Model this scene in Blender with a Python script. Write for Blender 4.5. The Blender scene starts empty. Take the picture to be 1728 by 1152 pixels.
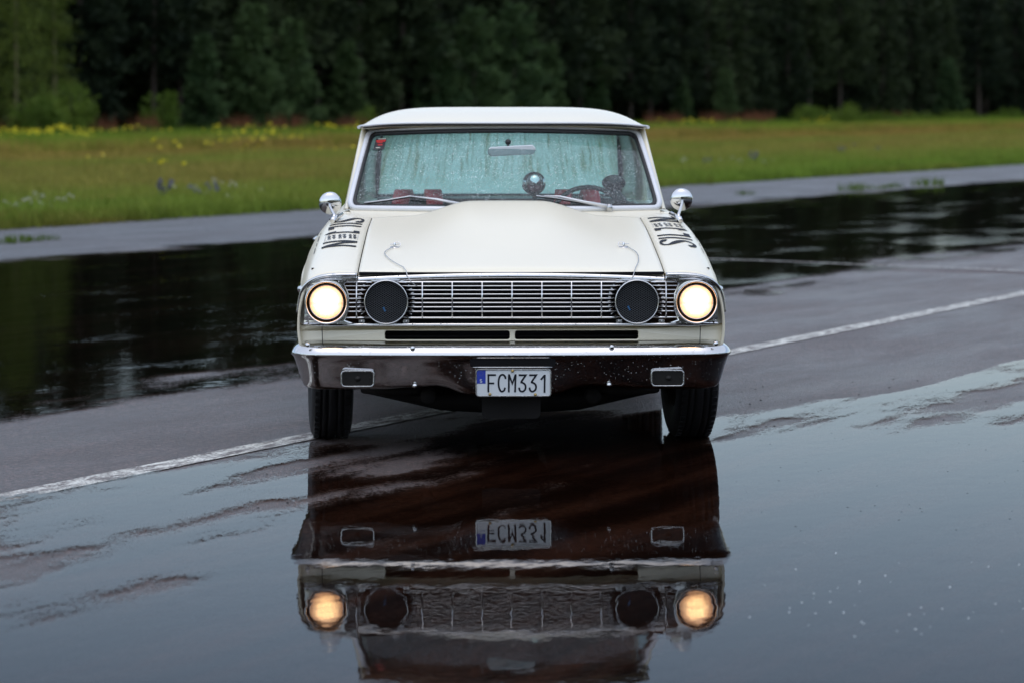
import bpy, bmesh, math, random
import numpy as np
from mathutils import Vector, Matrix, noise as mnoise

random.seed(11)
rng = np.random.default_rng(11)
S = bpy.context.scene
C = S.collection
PI = math.pi

# ------------------------------------------------------------------ camera
cam_d = bpy.data.cameras.new('camera')
cam = bpy.data.objects.new('camera', cam_d)
C.objects.link(cam)
cam.location = (0, 0, 1.5)
cam.rotation_euler = (math.radians(90), 0, 0)
cam_d.lens = 100
cam_d.sensor_width = 36
cam_d.shift_y = -401 / 1728
cam_d.clip_start = 0.1
cam_d.clip_end = 6000
cam_d.dof.use_dof = True
cam_d.dof.focus_distance = 12.2
cam_d.dof.aperture_fstop = 3.2
S.camera = cam

# ------------------------------------------------------------------ sky, sun, exposure
SUN_EL, SUN_AZ = math.radians(80), math.radians(195)     # azimuth clockwise from +Y
w = bpy.data.worlds.new('World')
S.world = w
w.use_nodes = True
nt = w.node_tree
bg = nt.nodes['Background']
sky = nt.nodes.new('ShaderNodeTexSky')
sky.sky_type = 'NISHITA'
sky.sun_disc = False
sky.sun_elevation = SUN_EL
sky.sun_rotation = SUN_AZ
sky.air_density = 1.0
sky.dust_density = 1.4
sky.ozone_density = 1.0
hs = nt.nodes.new('ShaderNodeHueSaturation')
hs.inputs['Saturation'].default_value = 0.80
nt.links.new(sky.outputs[0], hs.inputs['Color'])
nt.links.new(hs.outputs[0], bg.inputs[0])
bg.inputs[1].default_value = 0.140
sun_d = bpy.data.lights.new('sun', 'SUN')
sun_d.energy = 0.66
sun_d.angle = math.radians(150)
sun_d.color = (1.0, 0.955, 0.86)
sun = bpy.data.objects.new('sun', sun_d)
C.objects.link(sun)
sun.rotation_euler = (PI / 2 - SUN_EL, 0, -SUN_AZ + PI)
S.view_settings.view_transform = 'Standard'
S.view_settings.look = 'None'
S.view_settings.gamma = 1.0
S.view_settings.use_curve_mapping = False
S.view_settings.exposure = 0.78
S.cycles.max_bounces = 8
S.cycles.transparent_max_bounces = 24
S.cycles.caustics_reflective = False
S.cycles.caustics_refractive = False
S.cycles.use_denoising = True

# ------------------------------------------------------------------ helpers
class MB:
    """collects verts / faces (with material slots) and links them as one mesh object"""
    def __init__(self):
        self.v, self.f, self.m, self.s = [], [], [], []
    def add(self, vs, fs, mi=0, smooth=False):
        o = len(self.v)
        self.v.extend([tuple(p) for p in vs])
        for f in fs:
            self.f.append(tuple(i + o for i in f)); self.m.append(mi); self.s.append(smooth)
        return o
    def box(self, c, d, mi=0, rot=None):
        x, y, z = d[0] / 2, d[1] / 2, d[2] / 2
        vs = [Vector((sx * x, sy * y, sz * z)) for sz in (-1, 1) for sy in (-1, 1) for sx in (-1, 1)]
        if rot: vs = [rot @ p for p in vs]
        vs = [p + Vector(c) for p in vs]
        self.add(vs, [(0, 2, 3, 1), (4, 5, 7, 6), (0, 1, 5, 4), (2, 6, 7, 3), (0, 4, 6, 2), (1, 3, 7, 5)], mi)
        return self
    def cham(self, c, d, b=0.01, mi=0, rot=None):
        """box with chamfered vertical section (octagon in XZ) swept along y"""
        x, y, z = d[0] / 2, d[1] / 2, d[2] / 2
        ring = [(-x + b, -z), (x - b, -z), (x, -z + b), (x, z - b), (x - b, z), (-x + b, z), (-x, z - b), (-x, -z + b)]
        vs = [Vector((px, sy * y, pz)) for sy in (-1, 1) for px, pz in ring]
        if rot: vs = [rot @ p for p in vs]
        vs = [p + Vector(c) for p in vs]
        fs = [tuple(range(8)), tuple(range(15, 7, -1))] + [(i, i + 8, (i + 1) % 8 + 8, (i + 1) % 8) for i in range(8)]
        self.add(vs, fs, mi)
        return self
    def tube(self, pts, r, n=8, mi=0, closed=False, caps=True, sx=1.0, up=None):
        P = [Vector(p) for p in pts]; k = len(P)
        rs = r if hasattr(r, '__len__') else [r] * k
        vs = []; prev = None
        for i in range(k):
            if closed: t = P[(i + 1) % k] - P[i - 1]
            else: t = P[min(i + 1, k - 1)] - P[max(i - 1, 0)]
            t.normalize()
            if up is not None: a = Vector(up)
            elif prev is not None: a = prev
            else: a = Vector((0, 0, 1)) if abs(t.z) < 0.9 else Vector((1, 0, 0))
            a = a - t * a.dot(t)
            if a.length < 1e-6: a = t.orthogonal()
            a.normalize(); prev = a
            b = t.cross(a)
            for j in range(n):
                q = 2 * PI * j / n
                vs.append(P[i] + a * (math.cos(q) * rs[i]) + b * (math.sin(q) * rs[i] * sx))
        fs = []
        for i in range(k if closed else k - 1):
            i2 = (i + 1) % k
            for j in range(n):
                j2 = (j + 1) % n
                fs.append((i * n + j, i * n + j2, i2 * n + j2, i2 * n + j))
        o = self.add(vs, fs, mi, True)
        if caps and not closed:
            self.f.append(tuple(o + j for j in range(n - 1, -1, -1))); self.m.append(mi); self.s.append(False)
            self.f.append(tuple(o + (k - 1) * n + j for j in range(n))); self.m.append(mi); self.s.append(False)
        return self
    def lathe(self, prof, c, n=32, axis=(0, 1, 0), mi=0, smooth=True, a0=0.0):
        """prof: (radius, distance along axis) list"""
        ax = Vector(axis).normalized()
        e = Vector((0, 0, 1)) if abs(ax.z) < 0.9 else Vector((1, 0, 0))
        e = (e - ax * e.dot(ax)).normalized(); g = ax.cross(e)
        c = Vector(c); vs = []
        for r, d in prof:
            for j in range(n):
                q = a0 + 2 * PI * j / n
                vs.append(c + ax * d + (e * math.cos(q) + g * math.sin(q)) * max(r, 1e-5))
        fs = []
        for i in range(len(prof) - 1):
            for j in range(n):
                j2 = (j + 1) % n
                fs.append((i * n + j, i * n + j2, (i + 1) * n + j2, (i + 1) * n + j))
        self.add(vs, fs, mi, smooth)
        return self
    def grid(self, fn, us, vs_, mi=0, smooth=True, flip=False):
        pts = [fn(u, v) for v in vs_ for u in us]
        n = len(us); fs = []
        for j in range(len(vs_) - 1):
            for i in range(n - 1):
                q = (j * n + i, j * n + i + 1, (j + 1) * n + i + 1, (j + 1) * n + i)
                fs.append(q[::-1] if flip else q)
        self.add(pts, fs, mi, smooth)
        return self
    def ribbon(self, pl, w, fn, mi=0):
        """flat stroke of width w along the 2D polyline pl, mapped to 3D by fn(a, b)"""
        P = [Vector((p[0], p[1])) for p in pl]; n = len(P); L = []; R = []
        for i in range(n):
            d0 = (P[i] - P[i - 1]).normalized() if i > 0 else (P[1] - P[0]).normalized()
            d1 = (P[i + 1] - P[i]).normalized() if i < n - 1 else d0
            n0 = Vector((-d0.y, d0.x)); n1 = Vector((-d1.y, d1.x))
            m = n0 + n1
            if m.length < 1e-4: m = n0
            m.normalize(); k = 1 / max(0.45, m.dot(n0))
            ww = w[i] if hasattr(w, '__len__') else w
            L.append(P[i] + m * (ww / 2 * k)); R.append(P[i] - m * (ww / 2 * k))
        vs = [fn(p.x, p.y) for p in L] + [fn(p.x, p.y) for p in R]
        self.add(vs, [(i, n + i, n + i + 1, i + 1) for i in range(n - 1)], mi)
        return self
    def build(self, name, mats, parent=None, solid=0.0, label=None, bevel=0.0, fixn=False):
        me = bpy.data.meshes.new(name)
        me.from_pydata(self.v, [], self.f)
        if not isinstance(mats, (list, tuple)): mats = [mats]
        for m in mats: me.materials.append(m)
        me.polygons.foreach_set('material_index', self.m)
        me.polygons.foreach_set('use_smooth', self.s)
        me.update()
        if fixn:
            bm = bmesh.new(); bm.from_mesh(me)
            bmesh.ops.recalc_face_normals(bm, faces=bm.faces[:])
            bm.to_mesh(me); bm.free()
        o = bpy.data.objects.new(name, me)
        C.objects.link(o)
        if parent is not None: o.parent = parent
        if solid:
            md = o.modifiers.new('thickness', 'SOLIDIFY'); md.thickness = solid; md.offset = -1
        if bevel:
            md = o.modifiers.new('bevel', 'BEVEL'); md.width = bevel; md.segments = 2; md.limit_method = 'ANGLE'
        if label: o['label'] = label
        return o

def sub(pl, k=6):
    out = []
    for a, b in zip(pl[:-1], pl[1:]):
        for i in range(k):
            t = i / k
            out.append((a[0] + (b[0] - a[0]) * t, a[1] + (b[1] - a[1]) * t))
    out.append(pl[-1])
    return out

def smooth_pl(pl, k=6):
    """Catmull-Rom through a 2D polyline"""
    P = [pl[0]] + list(pl) + [pl[-1]]; out = []
    for i in range(1, len(P) - 2):
        p0, p1, p2, p3 = (np.array(P[i + j], float) for j in (-1, 0, 1, 2))
        for q in range(k):
            t = q / k
            out.append(tuple(0.5 * (2 * p1 + (p2 - p0) * t + (2 * p0 - 5 * p1 + 4 * p2 - p3) * t * t + (3 * p1 - p0 - 3 * p2 + p3) * t ** 3)))
    out.append(tuple(pl[-1]))
    return out

def rrect(cx, cz, w, h, r, n=5):
    out = []
    for sx, sz, a in ((1, 1, 0), (-1, 1, 90), (-1, -1, 180), (1, -1, 270)):
        for i in range(n + 1):
            q = math.radians(a + 90 * i / n)
            out.append((cx + sx * (w / 2 - r) + r * math.cos(q), cz + sz * (h / 2 - r) + r * math.sin(q)))
    return out

def circle(cx, cz, r, n=32):
    return [(cx + r * math.cos(2 * PI * i / n), cz + r * math.sin(2 * PI * i / n)) for i in range(n)]

def sheet(name, mat, loops, thick, parent, y=0.0, bend=None, bevel=0.0, label=None):
    """a plate in the XZ plane with holes (loops[1:]), thickness along y, front at y"""
    cu = bpy.data.curves.new(name, 'CURVE'); cu.dimensions = '2D'; cu.fill_mode = 'BOTH'
    cu.extrude = max(thick / 2 - bevel, 0.0004); cu.bevel_depth = bevel; cu.bevel_resolution = 2; cu.offset = -bevel
    for lp in loops:
        sp = cu.splines.new('POLY'); sp.points.add(len(lp) - 1); sp.use_cyclic_u = True
        for p, q in zip(sp.points, lp): p.co = (q[0], q[1], 0, 1)
    tmp = bpy.data.objects.new(name + '_outline', cu)
    C.objects.link(tmp)
    dg = bpy.context.evaluated_depsgraph_get()
    me = bpy.data.meshes.new_from_object(tmp.evaluated_get(dg))
    bpy.data.objects.remove(tmp); bpy.data.curves.remove(cu)
    for v in me.vertices:
        x, z, t = v.co
        yy = y + thick / 2 - t
        p = (x, yy, z)
        if bend: p = bend(*p)
        v.co = p
    me.materials.clear(); me.materials.append(mat); me.name = name
    o = bpy.data.objects.new(name, me); C.objects.link(o)
    if parent is not None: o.parent = parent
    if label: o['label'] = label
    return o

def thing(name, label, cat, loc=(0, 0, 0), rz=0.0, group=None):
    o = bpy.data.objects.new(name, None); C.objects.link(o)
    o.empty_display_size = 0.2
    o.location = loc; o.rotation_euler = (0, 0, rz)
    o['label'] = label; o['category'] = cat
    if group: o['group'] = group
    return o

def lerp(a, b, t): return a + (b - a) * t
def sstep(a, b, x):
    t = min(1, max(0, (x - a) / (b - a))); return t * t * (3 - 2 * t)

# ------------------------------------------------------------------ node helpers
class NT:
    def __init__(self, name):
        self.mat = bpy.data.materials.new(name); self.mat.use_nodes = True
        self.t = self.mat.node_tree; self.t.nodes.clear()
        self.out = self.t.nodes.new('ShaderNodeOutputMaterial')
    def n(self, typ, ins=None, **at):
        nd = self.t.nodes.new('ShaderNode' + typ)
        for k, v in at.items(): setattr(nd, k, v)
        for k, v in (ins or {}).items():
            s = nd.inputs[k]
            if hasattr(v, 'links') or isinstance(v, bpy.types.NodeSocket): self.t.links.new(v, s)
            else: s.default_value = v
        return nd
    def math(self, op, a, b=0.0, c=0.0, clamp=False):
        nd = self.t.nodes.new('ShaderNodeMath'); nd.operation = op; nd.use_clamp = clamp
        for i, v in enumerate((a, b, c)):
            if isinstance(v, bpy.types.NodeSocket): self.t.links.new(v, nd.inputs[i])
            else: nd.inputs[i].default_value = v
        return nd.outputs[0]
    def ramp(self, fac, lo, hi, a=0.0, b=1.0, smooth=True):
        nd = self.t.nodes.new('ShaderNodeMapRange'); nd.clamp = True
        nd.interpolation_type = 'SMOOTHSTEP' if smooth else 'LINEAR'
        self.t.links.new(fac, nd.inputs[0])
        for i, v in ((1, lo), (2, hi), (3, a), (4, b)):
            if isinstance(v, bpy.types.NodeSocket): self.t.links.new(v, nd.inputs[i])
            else: nd.inputs[i].default_value = v
        return nd.outputs[0]
    def mix(self, fac, a, b):
        nd = self.t.nodes.new('ShaderNodeMix'); nd.data_type = 'RGBA'
        for i, v in ((0, fac), (6, a), (7, b)):
            if isinstance(v, bpy.types.NodeSocket): self.t.links.new(v, nd.inputs[i])
            else: nd.inputs[i].default_value = v if i == 0 else (tuple(v) + (1,))[:4]
        return nd.outputs[2]
    def noise(self, vec, scale, detail=4, rough=0.55, dist=0.0):
        nd = self.n('TexNoise', {'Scale': scale, 'Detail': detail, 'Roughness': rough, 'Distortion': dist})
        if vec is not None: self.t.links.new(vec, nd.inputs['Vector'])
        return nd.outputs[0]
    def scale(self, vec, s, loc=(0, 0, 0)):
        nd = self.n('Mapping', {'Scale': s, 'Location': loc}); self.t.links.new(vec, nd.inputs['Vector'])
        return nd.outputs[0]
    def voro(self, vec, scale, feature='F1', rand=1.0):
        nd = self.n('TexVoronoi', {'Scale': scale, 'Randomness': rand}, feature=feature)
        if vec is not None: self.t.links.new(vec, nd.inputs['Vector'])
        return nd
    def bump(self, h, strength=0.3, dist=0.01, normal=None):
        nd = self.n('Bump', {'Strength': strength, 'Distance': dist, 'Height': h})
        if normal is not None: self.t.links.new(normal, nd.inputs['Normal'])
        return nd.outputs[0]
    def surf(self, sh):
        self.t.links.new(sh, self.out.inputs['Surface']); return self.mat
    def pbsdf(self, **k):
        ren = {'color': 'Base Color', 'rough': 'Roughness', 'metal': 'Metallic', 'spec': 'Specular IOR Level', 'ior': 'IOR', 'coat': 'Coat Weight',
               'coat_rough': 'Coat Roughness', 'normal': 'Normal', 'coat_normal': 'Coat Normal', 'emit': 'Emission Color', 'emit_s': 'Emission Strength',
               'alpha': 'Alpha', 'trans': 'Transmission Weight', 'sub': 'Subsurface Weight'}
        ins = {}
        for a, v in k.items():
            if a in ('color', 'emit') and not isinstance(v, bpy.types.NodeSocket): v = (tuple(v) + (1,))[:4]
            ins[ren[a]] = v
        return self.n('BsdfPrincipled', ins).outputs[0]

def simple(name, color, rough=0.5, metal=0.0, var=0.15, nscale=8.0, bump=0.0, bscale=60.0, **k):
    m = NT(name); tc = m.n('TexCoord').outputs['Object']
    nz = m.noise(tc, nscale)
    col = m.mix(nz, [c * (1 - var) for c in color], [min(1, c * (1 + var)) for c in color])
    kw = dict(color=col, rough=rough, metal=metal, **k)
    if bump: kw['normal'] = m.bump(m.noise(tc, bscale), bump, 0.004)
    return m.surf(m.pbsdf(**kw))

def drops_height(m, tc, scale=120.0, keep=0.35):
    """rain droplets: rounded bumps in part of the cells"""
    v = m.voro(tc, scale)
    d = m.ramp(v.outputs['Distance'], 0.42, 0.12, 0.0, 1.0)
    sel = m.ramp(m.n('SeparateColor', {'Color': v.outputs['Color']}).outputs[0], 1 - keep - 0.02, 1 - keep)
    return m.math('MULTIPLY', d, sel)

# ------------------------------------------------------------------ runway frame: u along the white edge line, v to its left
UD = Vector((0.457, 0.8895)); VD = Vector((-0.8895, 0.457)); O2 = Vector((0, 14.6))
def uv2w(u, v, z=0.0):
    p = O2 + UD * u + VD * v
    return Vector((p.x, p.y, z))
def px_at_v(px, v):
    """ground point in the image column px (of 1728) at lateral distance v from the line"""
    k = (px - 864) / 4800
    D = (v + 6.672) / (0.457 - 0.8895 * k)
    return Vector((k * D, D, 0))
def uv_nodes(m):
    g = m.n('NewGeometry').outputs['Position']
    r = m.n('VectorRotate', {'Vector': g, 'Angle': -math.atan2(UD.y, UD.x)}, rotation_type='Z_AXIS').outputs[0]
    a = m.n('VectorMath', {0: r, 1: (-12.98, -6.672, 0)}, operation='ADD').outputs[0]
    sx = m.n('SeparateXYZ', {0: a})
    return a, sx.outputs[0], sx.outputs[1]

# ------------------------------------------------------------------ ground materials
def asphalt_mat(name, c1, c2, rough=(0.34, 0.55), far=False):
    m = NT(name); p, u, v = uv_nodes(m)
    st = m.noise(m.scale(p, (0.25, 1.6, 1)), 1.0, 5, 0.6)
    gr = m.noise(p, 180, 2, 0.7)
    ag = m.voro(p, 260)
    col = m.mix(st, c1, c2)
    col = m.mix(m.ramp(ag.outputs['Distance'], 0.2, 0.7, 0.0, 0.65), col, [c * 0.35 for c in c1])
    fl = m.ramp(m.noise(p, 95, 1), 0.7, 0.78, 0, 0.5)
    col = m.mix(fl, col, [min(1, c * 2.4) for c in c2])
    patch = m.noise(m.scale(p, (0.35, 1.3, 1)), 1.0, 6, 0.65)
    ro = m.ramp(patch, 0.35, 0.68, rough[0], rough[1])
    stone = m.voro(p, 75)
    col = m.mix(m.ramp(stone.outputs['Distance'], 0.2, 0.7, 0.0, 0.8), col, [c * 0.3 for c in c1])
    sc_ = m.n('SeparateColor', {'Color': stone.outputs['Color']}).outputs[0]
    col = m.mix(m.ramp(sc_, 0.6, 1.0, 0.0, 0.5), col, [min(1, c * 1.7) for c in c2])
    col = m.mix(m.ramp(m.noise(m.scale(p, (0.7, 1.1, 1), (5, 2, 0)), 1.0, 6, 0.7), 0.40, 0.66, 0.0, 0.7), col, [c * 0.5 for c in c1])
    h = m.math('ADD', gr, m.math('MULTIPLY', ag.outputs['Distance'], 0.8))
    h = m.math('ADD', h, m.math('MULTIPLY', stone.outputs['Distance'], 1.6))
    h = m.math('ADD', h, m.math('MULTIPLY', m.noise(p, 40, 4, 0.75), 2.0))
    nm = m.bump(h, 0.85, 0.014)
    return m.surf(m.pbsdf(color=col, rough=ro, normal=nm, spec=0.85))

M_RUNWAY = asphalt_mat('damp_red_asphalt', (0.120, 0.076, 0.066), (0.190, 0.122, 0.104), (0.32, 0.50))
M_SHOULDER = asphalt_mat('worn_grey_asphalt', (0.085, 0.075, 0.08), (0.14, 0.12, 0.125), (0.38, 0.55))

def line_mat():
    m = NT('worn_white_road_paint'); p, u, v = uv_nodes(m)
    wear = m.noise(m.scale(p, (3.0, 10, 1)), 2.0, 6, 0.7)
    gr = m.noise(p, 90, 3, 0.7)
    f = m.ramp(m.math('ADD', m.math('MULTIPLY', wear, 0.55), m.math('MULTIPLY', gr, 0.45)), 0.455, 0.56)
    col = m.mix(f, (0.085, 0.06, 0.05), (0.66, 0.66, 0.60))
    nm = m.bump(m.math('ADD', gr, m.voro(p, 120).outputs['Distance']), 0.5, 0.006)
    return m.surf(m.pbsdf(color=col, rough=0.5, normal=nm))
M_LINE = line_mat()

def water_mat(name, kind):
    m = NT(name); p, u, v = uv_nodes(m)
    streak = m.noise(m.scale(p, (0.42, 2.3, 1), (3.1, 0.7, 0)), 1.0, 4, 0.5)
    blot = m.noise(m.scale(p, (0.9, 1.9, 1), (7.3, 1.2, 0)), 1.0, 6, 0.65)
    grain = m.noise(p, 70, 3, 0.8)
    if kind == 'front':
        edge = m.ramp(u, -1.8, 1.2, 0.02, -1.75)
        d0 = m.math('SUBTRACT', edge, v)
        near = m.math('ADD', m.ramp(d0, -0.15, 1.9, -0.10, 0.36, False), m.math('MULTIPLY', m.ramp(d0, 1.3, 2.7, 0.0, 1.0), 1.0))
        d = m.math('MINIMUM', near, m.math('MULTIPLY', d0, 8.0))
        d = m.math('MINIMUM', d, 1.35)
        n = m.math('MULTIPLY', m.math('SUBTRACT', streak, 0.5), 3.6)
        n = m.math('ADD', n, m.math('MULTIPLY', m.math('SUBTRACT', blot, 0.5), 2.2))
    else:
        n1 = m.math('SUBTRACT', v, m.ramp(u, -4, 14, 1.55, 2.3, False))
        n2 = m.math('SUBTRACT', 10.0, v)
        d = m.math('MULTIPLY', m.math('MINIMUM', n1, n2), 0.8)
        d = m.math('MINIMUM', d, m.ramp(u, 8, 25, 0.85, 0.5, False))
        n = m.math('MULTIPLY', m.math('SUBTRACT', streak, 0.5), 1.5)
        n = m.math('ADD', n, m.math('MULTIPLY', m.math('SUBTRACT', blot, 0.5), 1.6))
    dd = m.math('ADD', d, n)
    dd = m.math('ADD', dd, m.math('MULTIPLY', m.math('SUBTRACT', grain, 0.5), 1.5))
    mask = m.ramp(dd, -0.06, 0.16)
    # ripples
    r1 = m.noise(m.scale(p, (1.0, 1.6, 1)), 5.0, 3, 0.5)
    r2 = m.noise(p, 26.0, 2, 0.5)
    if kind == 'front':
        h = m.math('ADD', m.math('MULTIPLY', r1, 0.35), m.math('MULTIPLY', r2, 0.035))
        nm = m.bump(h, 1.0, 0.0013)
        rough = 0.012
    else:
        r3 = m.noise(m.scale(p, (1.0, 1.8, 1)), 10.0, 3, 0.55)
        h = m.math('ADD', m.math('MULTIPLY', r3, 0.55), m.math('MULTIPLY', r2, 0.22))
        amp = m.ramp(m.noise(m.scale(p, (0.5, 1.1, 1)), 1.0, 3), 0.44, 0.70, 0.16, 1.0)
        nm = m.bump(m.math('MULTIPLY', h, amp), 1.0, 0.0040)
        rough = 0.008
    fr = m.n('Fresnel', {'IOR': 1.085, 'Normal': nm}).outputs[0]
    gl = m.n('BsdfGlossy', {'Color': (0.94, 0.97, 1.0, 1), 'Roughness': rough, 'Normal': nm}).outputs[0]
    silt = m.noise(m.scale(p, (0.30, 3.2, 1), (1.7, 4.1, 0)), 1.0, 5, 0.65)
    fleck = m.noise(p, 55, 3, 0.8)
    sf = m.ramp(m.math('ADD', m.math('MULTIPLY', silt, 0.7), m.math('MULTIPLY', fleck, 0.3)), 0.42, 0.62)
    tc_ = m.mix(sf, (0.20, 0.14, 0.11), (0.48, 0.32, 0.24)) if kind == 'front' else m.mix(sf, (0.14, 0.12, 0.10), (0.24, 0.19, 0.16))
    tr = m.n('BsdfTransparent', {'Color': tc_}).outputs[0]
    wat = m.n('MixShader', {0: fr, 1: tr, 2: gl}).outputs[0]
    clear = m.n('BsdfTransparent', {'Color': (1, 1, 1, 1)}).outputs[0]
    return m.surf(m.n('MixShader', {0: mask, 1: clear, 2: wat}).outputs[0])
M_POOL_F = water_mat('still_rain_water', 'front')
M_POOL_B = water_mat('rippled_rain_water', 'back')

def meadow_color(m, v, p, amount=1.0):
    n = m.noise(m.scale(p, (0.05, 0.16, 1)), 1.0, 5, 0.6)
    vv = m.math('ADD', v, m.math('MULTIPLY', m.math('SUBTRACT', n, 0.5), 24))
    cr = m.n('ValToRGB'); el = cr.color_ramp.elements
    stops = [(0.0, (0.105, 0.160, 0.022)), (0.10, (0.145, 0.168, 0.030)), (0.28, (0.195, 0.155, 0.040)), (0.40, (0.150, 0.168, 0.030)),
             (0.53, (0.235, 0.145, 0.042)), (0.62, (0.160, 0.165, 0.026)), (0.72, (0.115, 0.185, 0.018)), (1.0, (0.095, 0.160, 0.016))]
    while len(el) < len(stops): el.new(0.5)
    for e, (q, c) in zip(el, stops): e.position = q; e.color = c + (1,)
    m.t.links.new(m.ramp(vv, 13.5, 62, 0, 1, False), cr.inputs[0])
    pt = m.noise(m.scale(p, (0.10, 0.42, 1), (4.2, 7.7, 0)), 1.0, 6, 0.68)
    c = m.mix(m.ramp(pt, 0.50, 0.72, 0.0, 0.65), cr.outputs[0], (0.19, 0.10, 0.036))
    return m.mix(m.ramp(m.noise(m.scale(p, (0.22, 0.7, 1), (1.2, 3.7, 0)), 1.0, 5, 0.6), 0.52, 0.75, 0.0, 0.55), c, (0.075, 0.135, 0.018))

def ground_mat():
    m = NT('meadow_soil'); p, u, v = uv_nodes(m)
    col = m.mix(m.noise(p, 3.0, 5), meadow_color(m, v, p), (0.04, 0.035, 0.014))
    nm = m.bump(m.noise(p, 8, 5), 0.6, 0.05)
    return m.surf(m.pbsdf(color=col, rough=0.9, normal=nm, spec=0.2))
M_GROUND = ground_mat()

def grass_mat(name, tint=(1, 1, 1)):
    m = NT(name); p, u, v = uv_nodes(m)
    r = m.n('ObjectInfo').outputs['Random']
    c = meadow_color(m, v, p)
    lo = m.mix(1.0, c, c)
    mul = m.n('Mix', data_type='RGBA', blend_type='MULTIPLY')
    mul.inputs[0].default_value = 1.0
    m.t.links.new(c, mul.inputs[6])
    m.t.links.new(m.mix(r, [0.62 * t for t in tint], [1.5 * t for t in tint]), mul.inputs[7])
    return m.surf(m.n('AddShader', {0: m.pbsdf(color=mul.outputs[2], rough=0.7, spec=0.08),
                                    1: m.n('BsdfTranslucent', {'Color': (0.035, 0.050, 0.004, 1)}).outputs[0]}).outputs[0])
M_GRASS = grass_mat('meadow_grass_blades')

def foliage_mat(name, c1, c2, trans=0.3):
    m = NT(name)
    r = m.n('ObjectInfo').outputs['Random']
    g = m.n('NewGeometry').outputs['Position']
    n = m.noise(g, 1.3, 3)
    f = m.math('ADD', m.math('MULTIPLY', n, 0.8), m.math('MULTIPLY', r, 0.3), clamp=True)
    col = m.mix(m.ramp(f, 0.3, 0.8), c1, c2)
    a = m.pbsdf(color=col, rough=0.7, spec=0.12)
    b = m.n('BsdfTranslucent', {'Color': col}).outputs[0]
    return m.surf(m.n('MixShader', {0: trans, 1: a, 2: b}).outputs[0])
M_NEEDLE_DARK = foliage_mat('dark_conifer_needles', (0.013, 0.022, 0.012), (0.042, 0.060, 0.024), 0.15)
M_NEEDLE = foliage_mat('young_pine_needles', (0.032, 0.064, 0.026), (0.066, 0.106, 0.038), 0.2)
M_BIRCH = foliage_mat('birch_leaves', (0.085, 0.120, 0.022), (0.155, 0.185, 0.036), 0.35)
M_BUSH = foliage_mat('willow_leaves', (0.070, 0.120, 0.018), (0.130, 0.190, 0.028), 0.3)
M_BUSH_BRIGHT = foliage_mat('fresh_shrub_leaves', (0.07, 0.12, 0.014), (0.11, 0.16, 0.022), 0.3)
M_RED_HERB = foliage_mat('rusty_fireweed', (0.13, 0.050, 0.028), (0.21, 0.085, 0.042), 0.3)
M_BARK = simple('pine_bark', (0.05, 0.036, 0.028), 0.9, var=0.4, bump=0.5, bscale=14)
M_BIRCH_BARK = simple('pale_birch_bark', (0.16, 0.13, 0.07), 0.8, var=0.3)
M_YELLOW = simple('yellow_petals', (0.80, 0.70, 0.03), 0.6)
M_WHITEFL = simple('white_petals', (0.55, 0.55, 0.45), 0.6)
M_PURPLE = simple('lupin_purple', (0.10, 0.10, 0.17), 0.6)

# ------------------------------------------------------------------ setting
def flat(name, mat, pts, z, kind='structure', dens=None):
    mb = MB(); mb.add([(p[0], p[1], z) for p in pts], [tuple(range(len(pts)))])
    o = mb.build(name, mat); o['kind'] = kind
    return o
flat('ground', M_GROUND, [(-2500, -2500), (2500, -2500), (2500, 2500), (-2500, 2500)], -0.012)
def strip(u0, u1, v0, v1): return [uv2w(u0, v0), uv2w(u1, v0), uv2w(u1, v1), uv2w(u0, v1)]
flat('runway', M_RUNWAY, strip(-200, 700, -70, 10.1), 0.0)
# the shoulder's grassy edge is uneven
eu = np.linspace(-120, 420, 271)
edge_pts = [uv2w(a, 14.35 + 0.28 * mnoise.noise((a * 0.35, 3.3, 0)) + 0.12 * mnoise.noise((a * 1.3, 9, 0))) for a in eu]
flat('shoulder', M_SHOULDER, [uv2w(-120, 10.05), uv2w(420, 10.05)] + edge_pts[::-1], -0.004)
flat('road_marking', M_LINE, strip(-120, 420, -0.075, 0.075), 0.004)
# faint curved lines crossing the wet far lane
def curve_line(name, pts, wd, mat, z=0.004):
    P = smooth_pl(pts, 10); mb = MB(); mb.ribbon(P, wd, lambda a, b: (a, b, z)); o = mb.build(name, mat); o['kind'] = 'structure'; return o
curve_line('curved_road_marking', [(1.0, 27.6), (2.1, 27.2), (3.3, 26.3), (4.6, 25.3), (6.2, 23.8)], 0.075, M_LINE, 0.0105)
M_REDLINE = simple('faded_red_marking', (0.14, 0.06, 0.055), 0.5)
curve_line('faded_red_road_marking', [(3.4, 25.6), (4.9, 25.0), (6.5, 24.5)], 0.09, M_REDLINE, 0.0042)
flat('puddle', M_POOL_F, strip(-45, 60, -30, 0.35), 0.008)
flat('puddle', M_POOL_B, strip(-60, 140, 0.9, 10.6), 0.008)

# ------------------------------------------------------------------ vegetation
def leaf_arrays(cen, dirs, L, W, nrm_jit=0.6):
    """diamond leaves: arrays of centres, directions, lengths, widths -> verts, quads"""
    n = len(cen)
    d = dirs / np.linalg.norm(dirs, axis=1, keepdims=True)
    r = rng.normal(size=(n, 3)); r[:, 2] += 0.6
    s = np.cross(d, r); s /= np.linalg.norm(s, axis=1, keepdims=True) + 1e-9
    L = np.broadcast_to(L, (n,))[:, None]; W = np.broadcast_to(W, (n,))[:, None]
    v = np.stack([cen, cen + d * L * 0.45 + s * W, cen + d * L, cen + d * L * 0.45 - s * W], axis=1).reshape(-1, 3)
    f = np.arange(4 * n).reshape(-1, 4)
    return v, f

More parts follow.
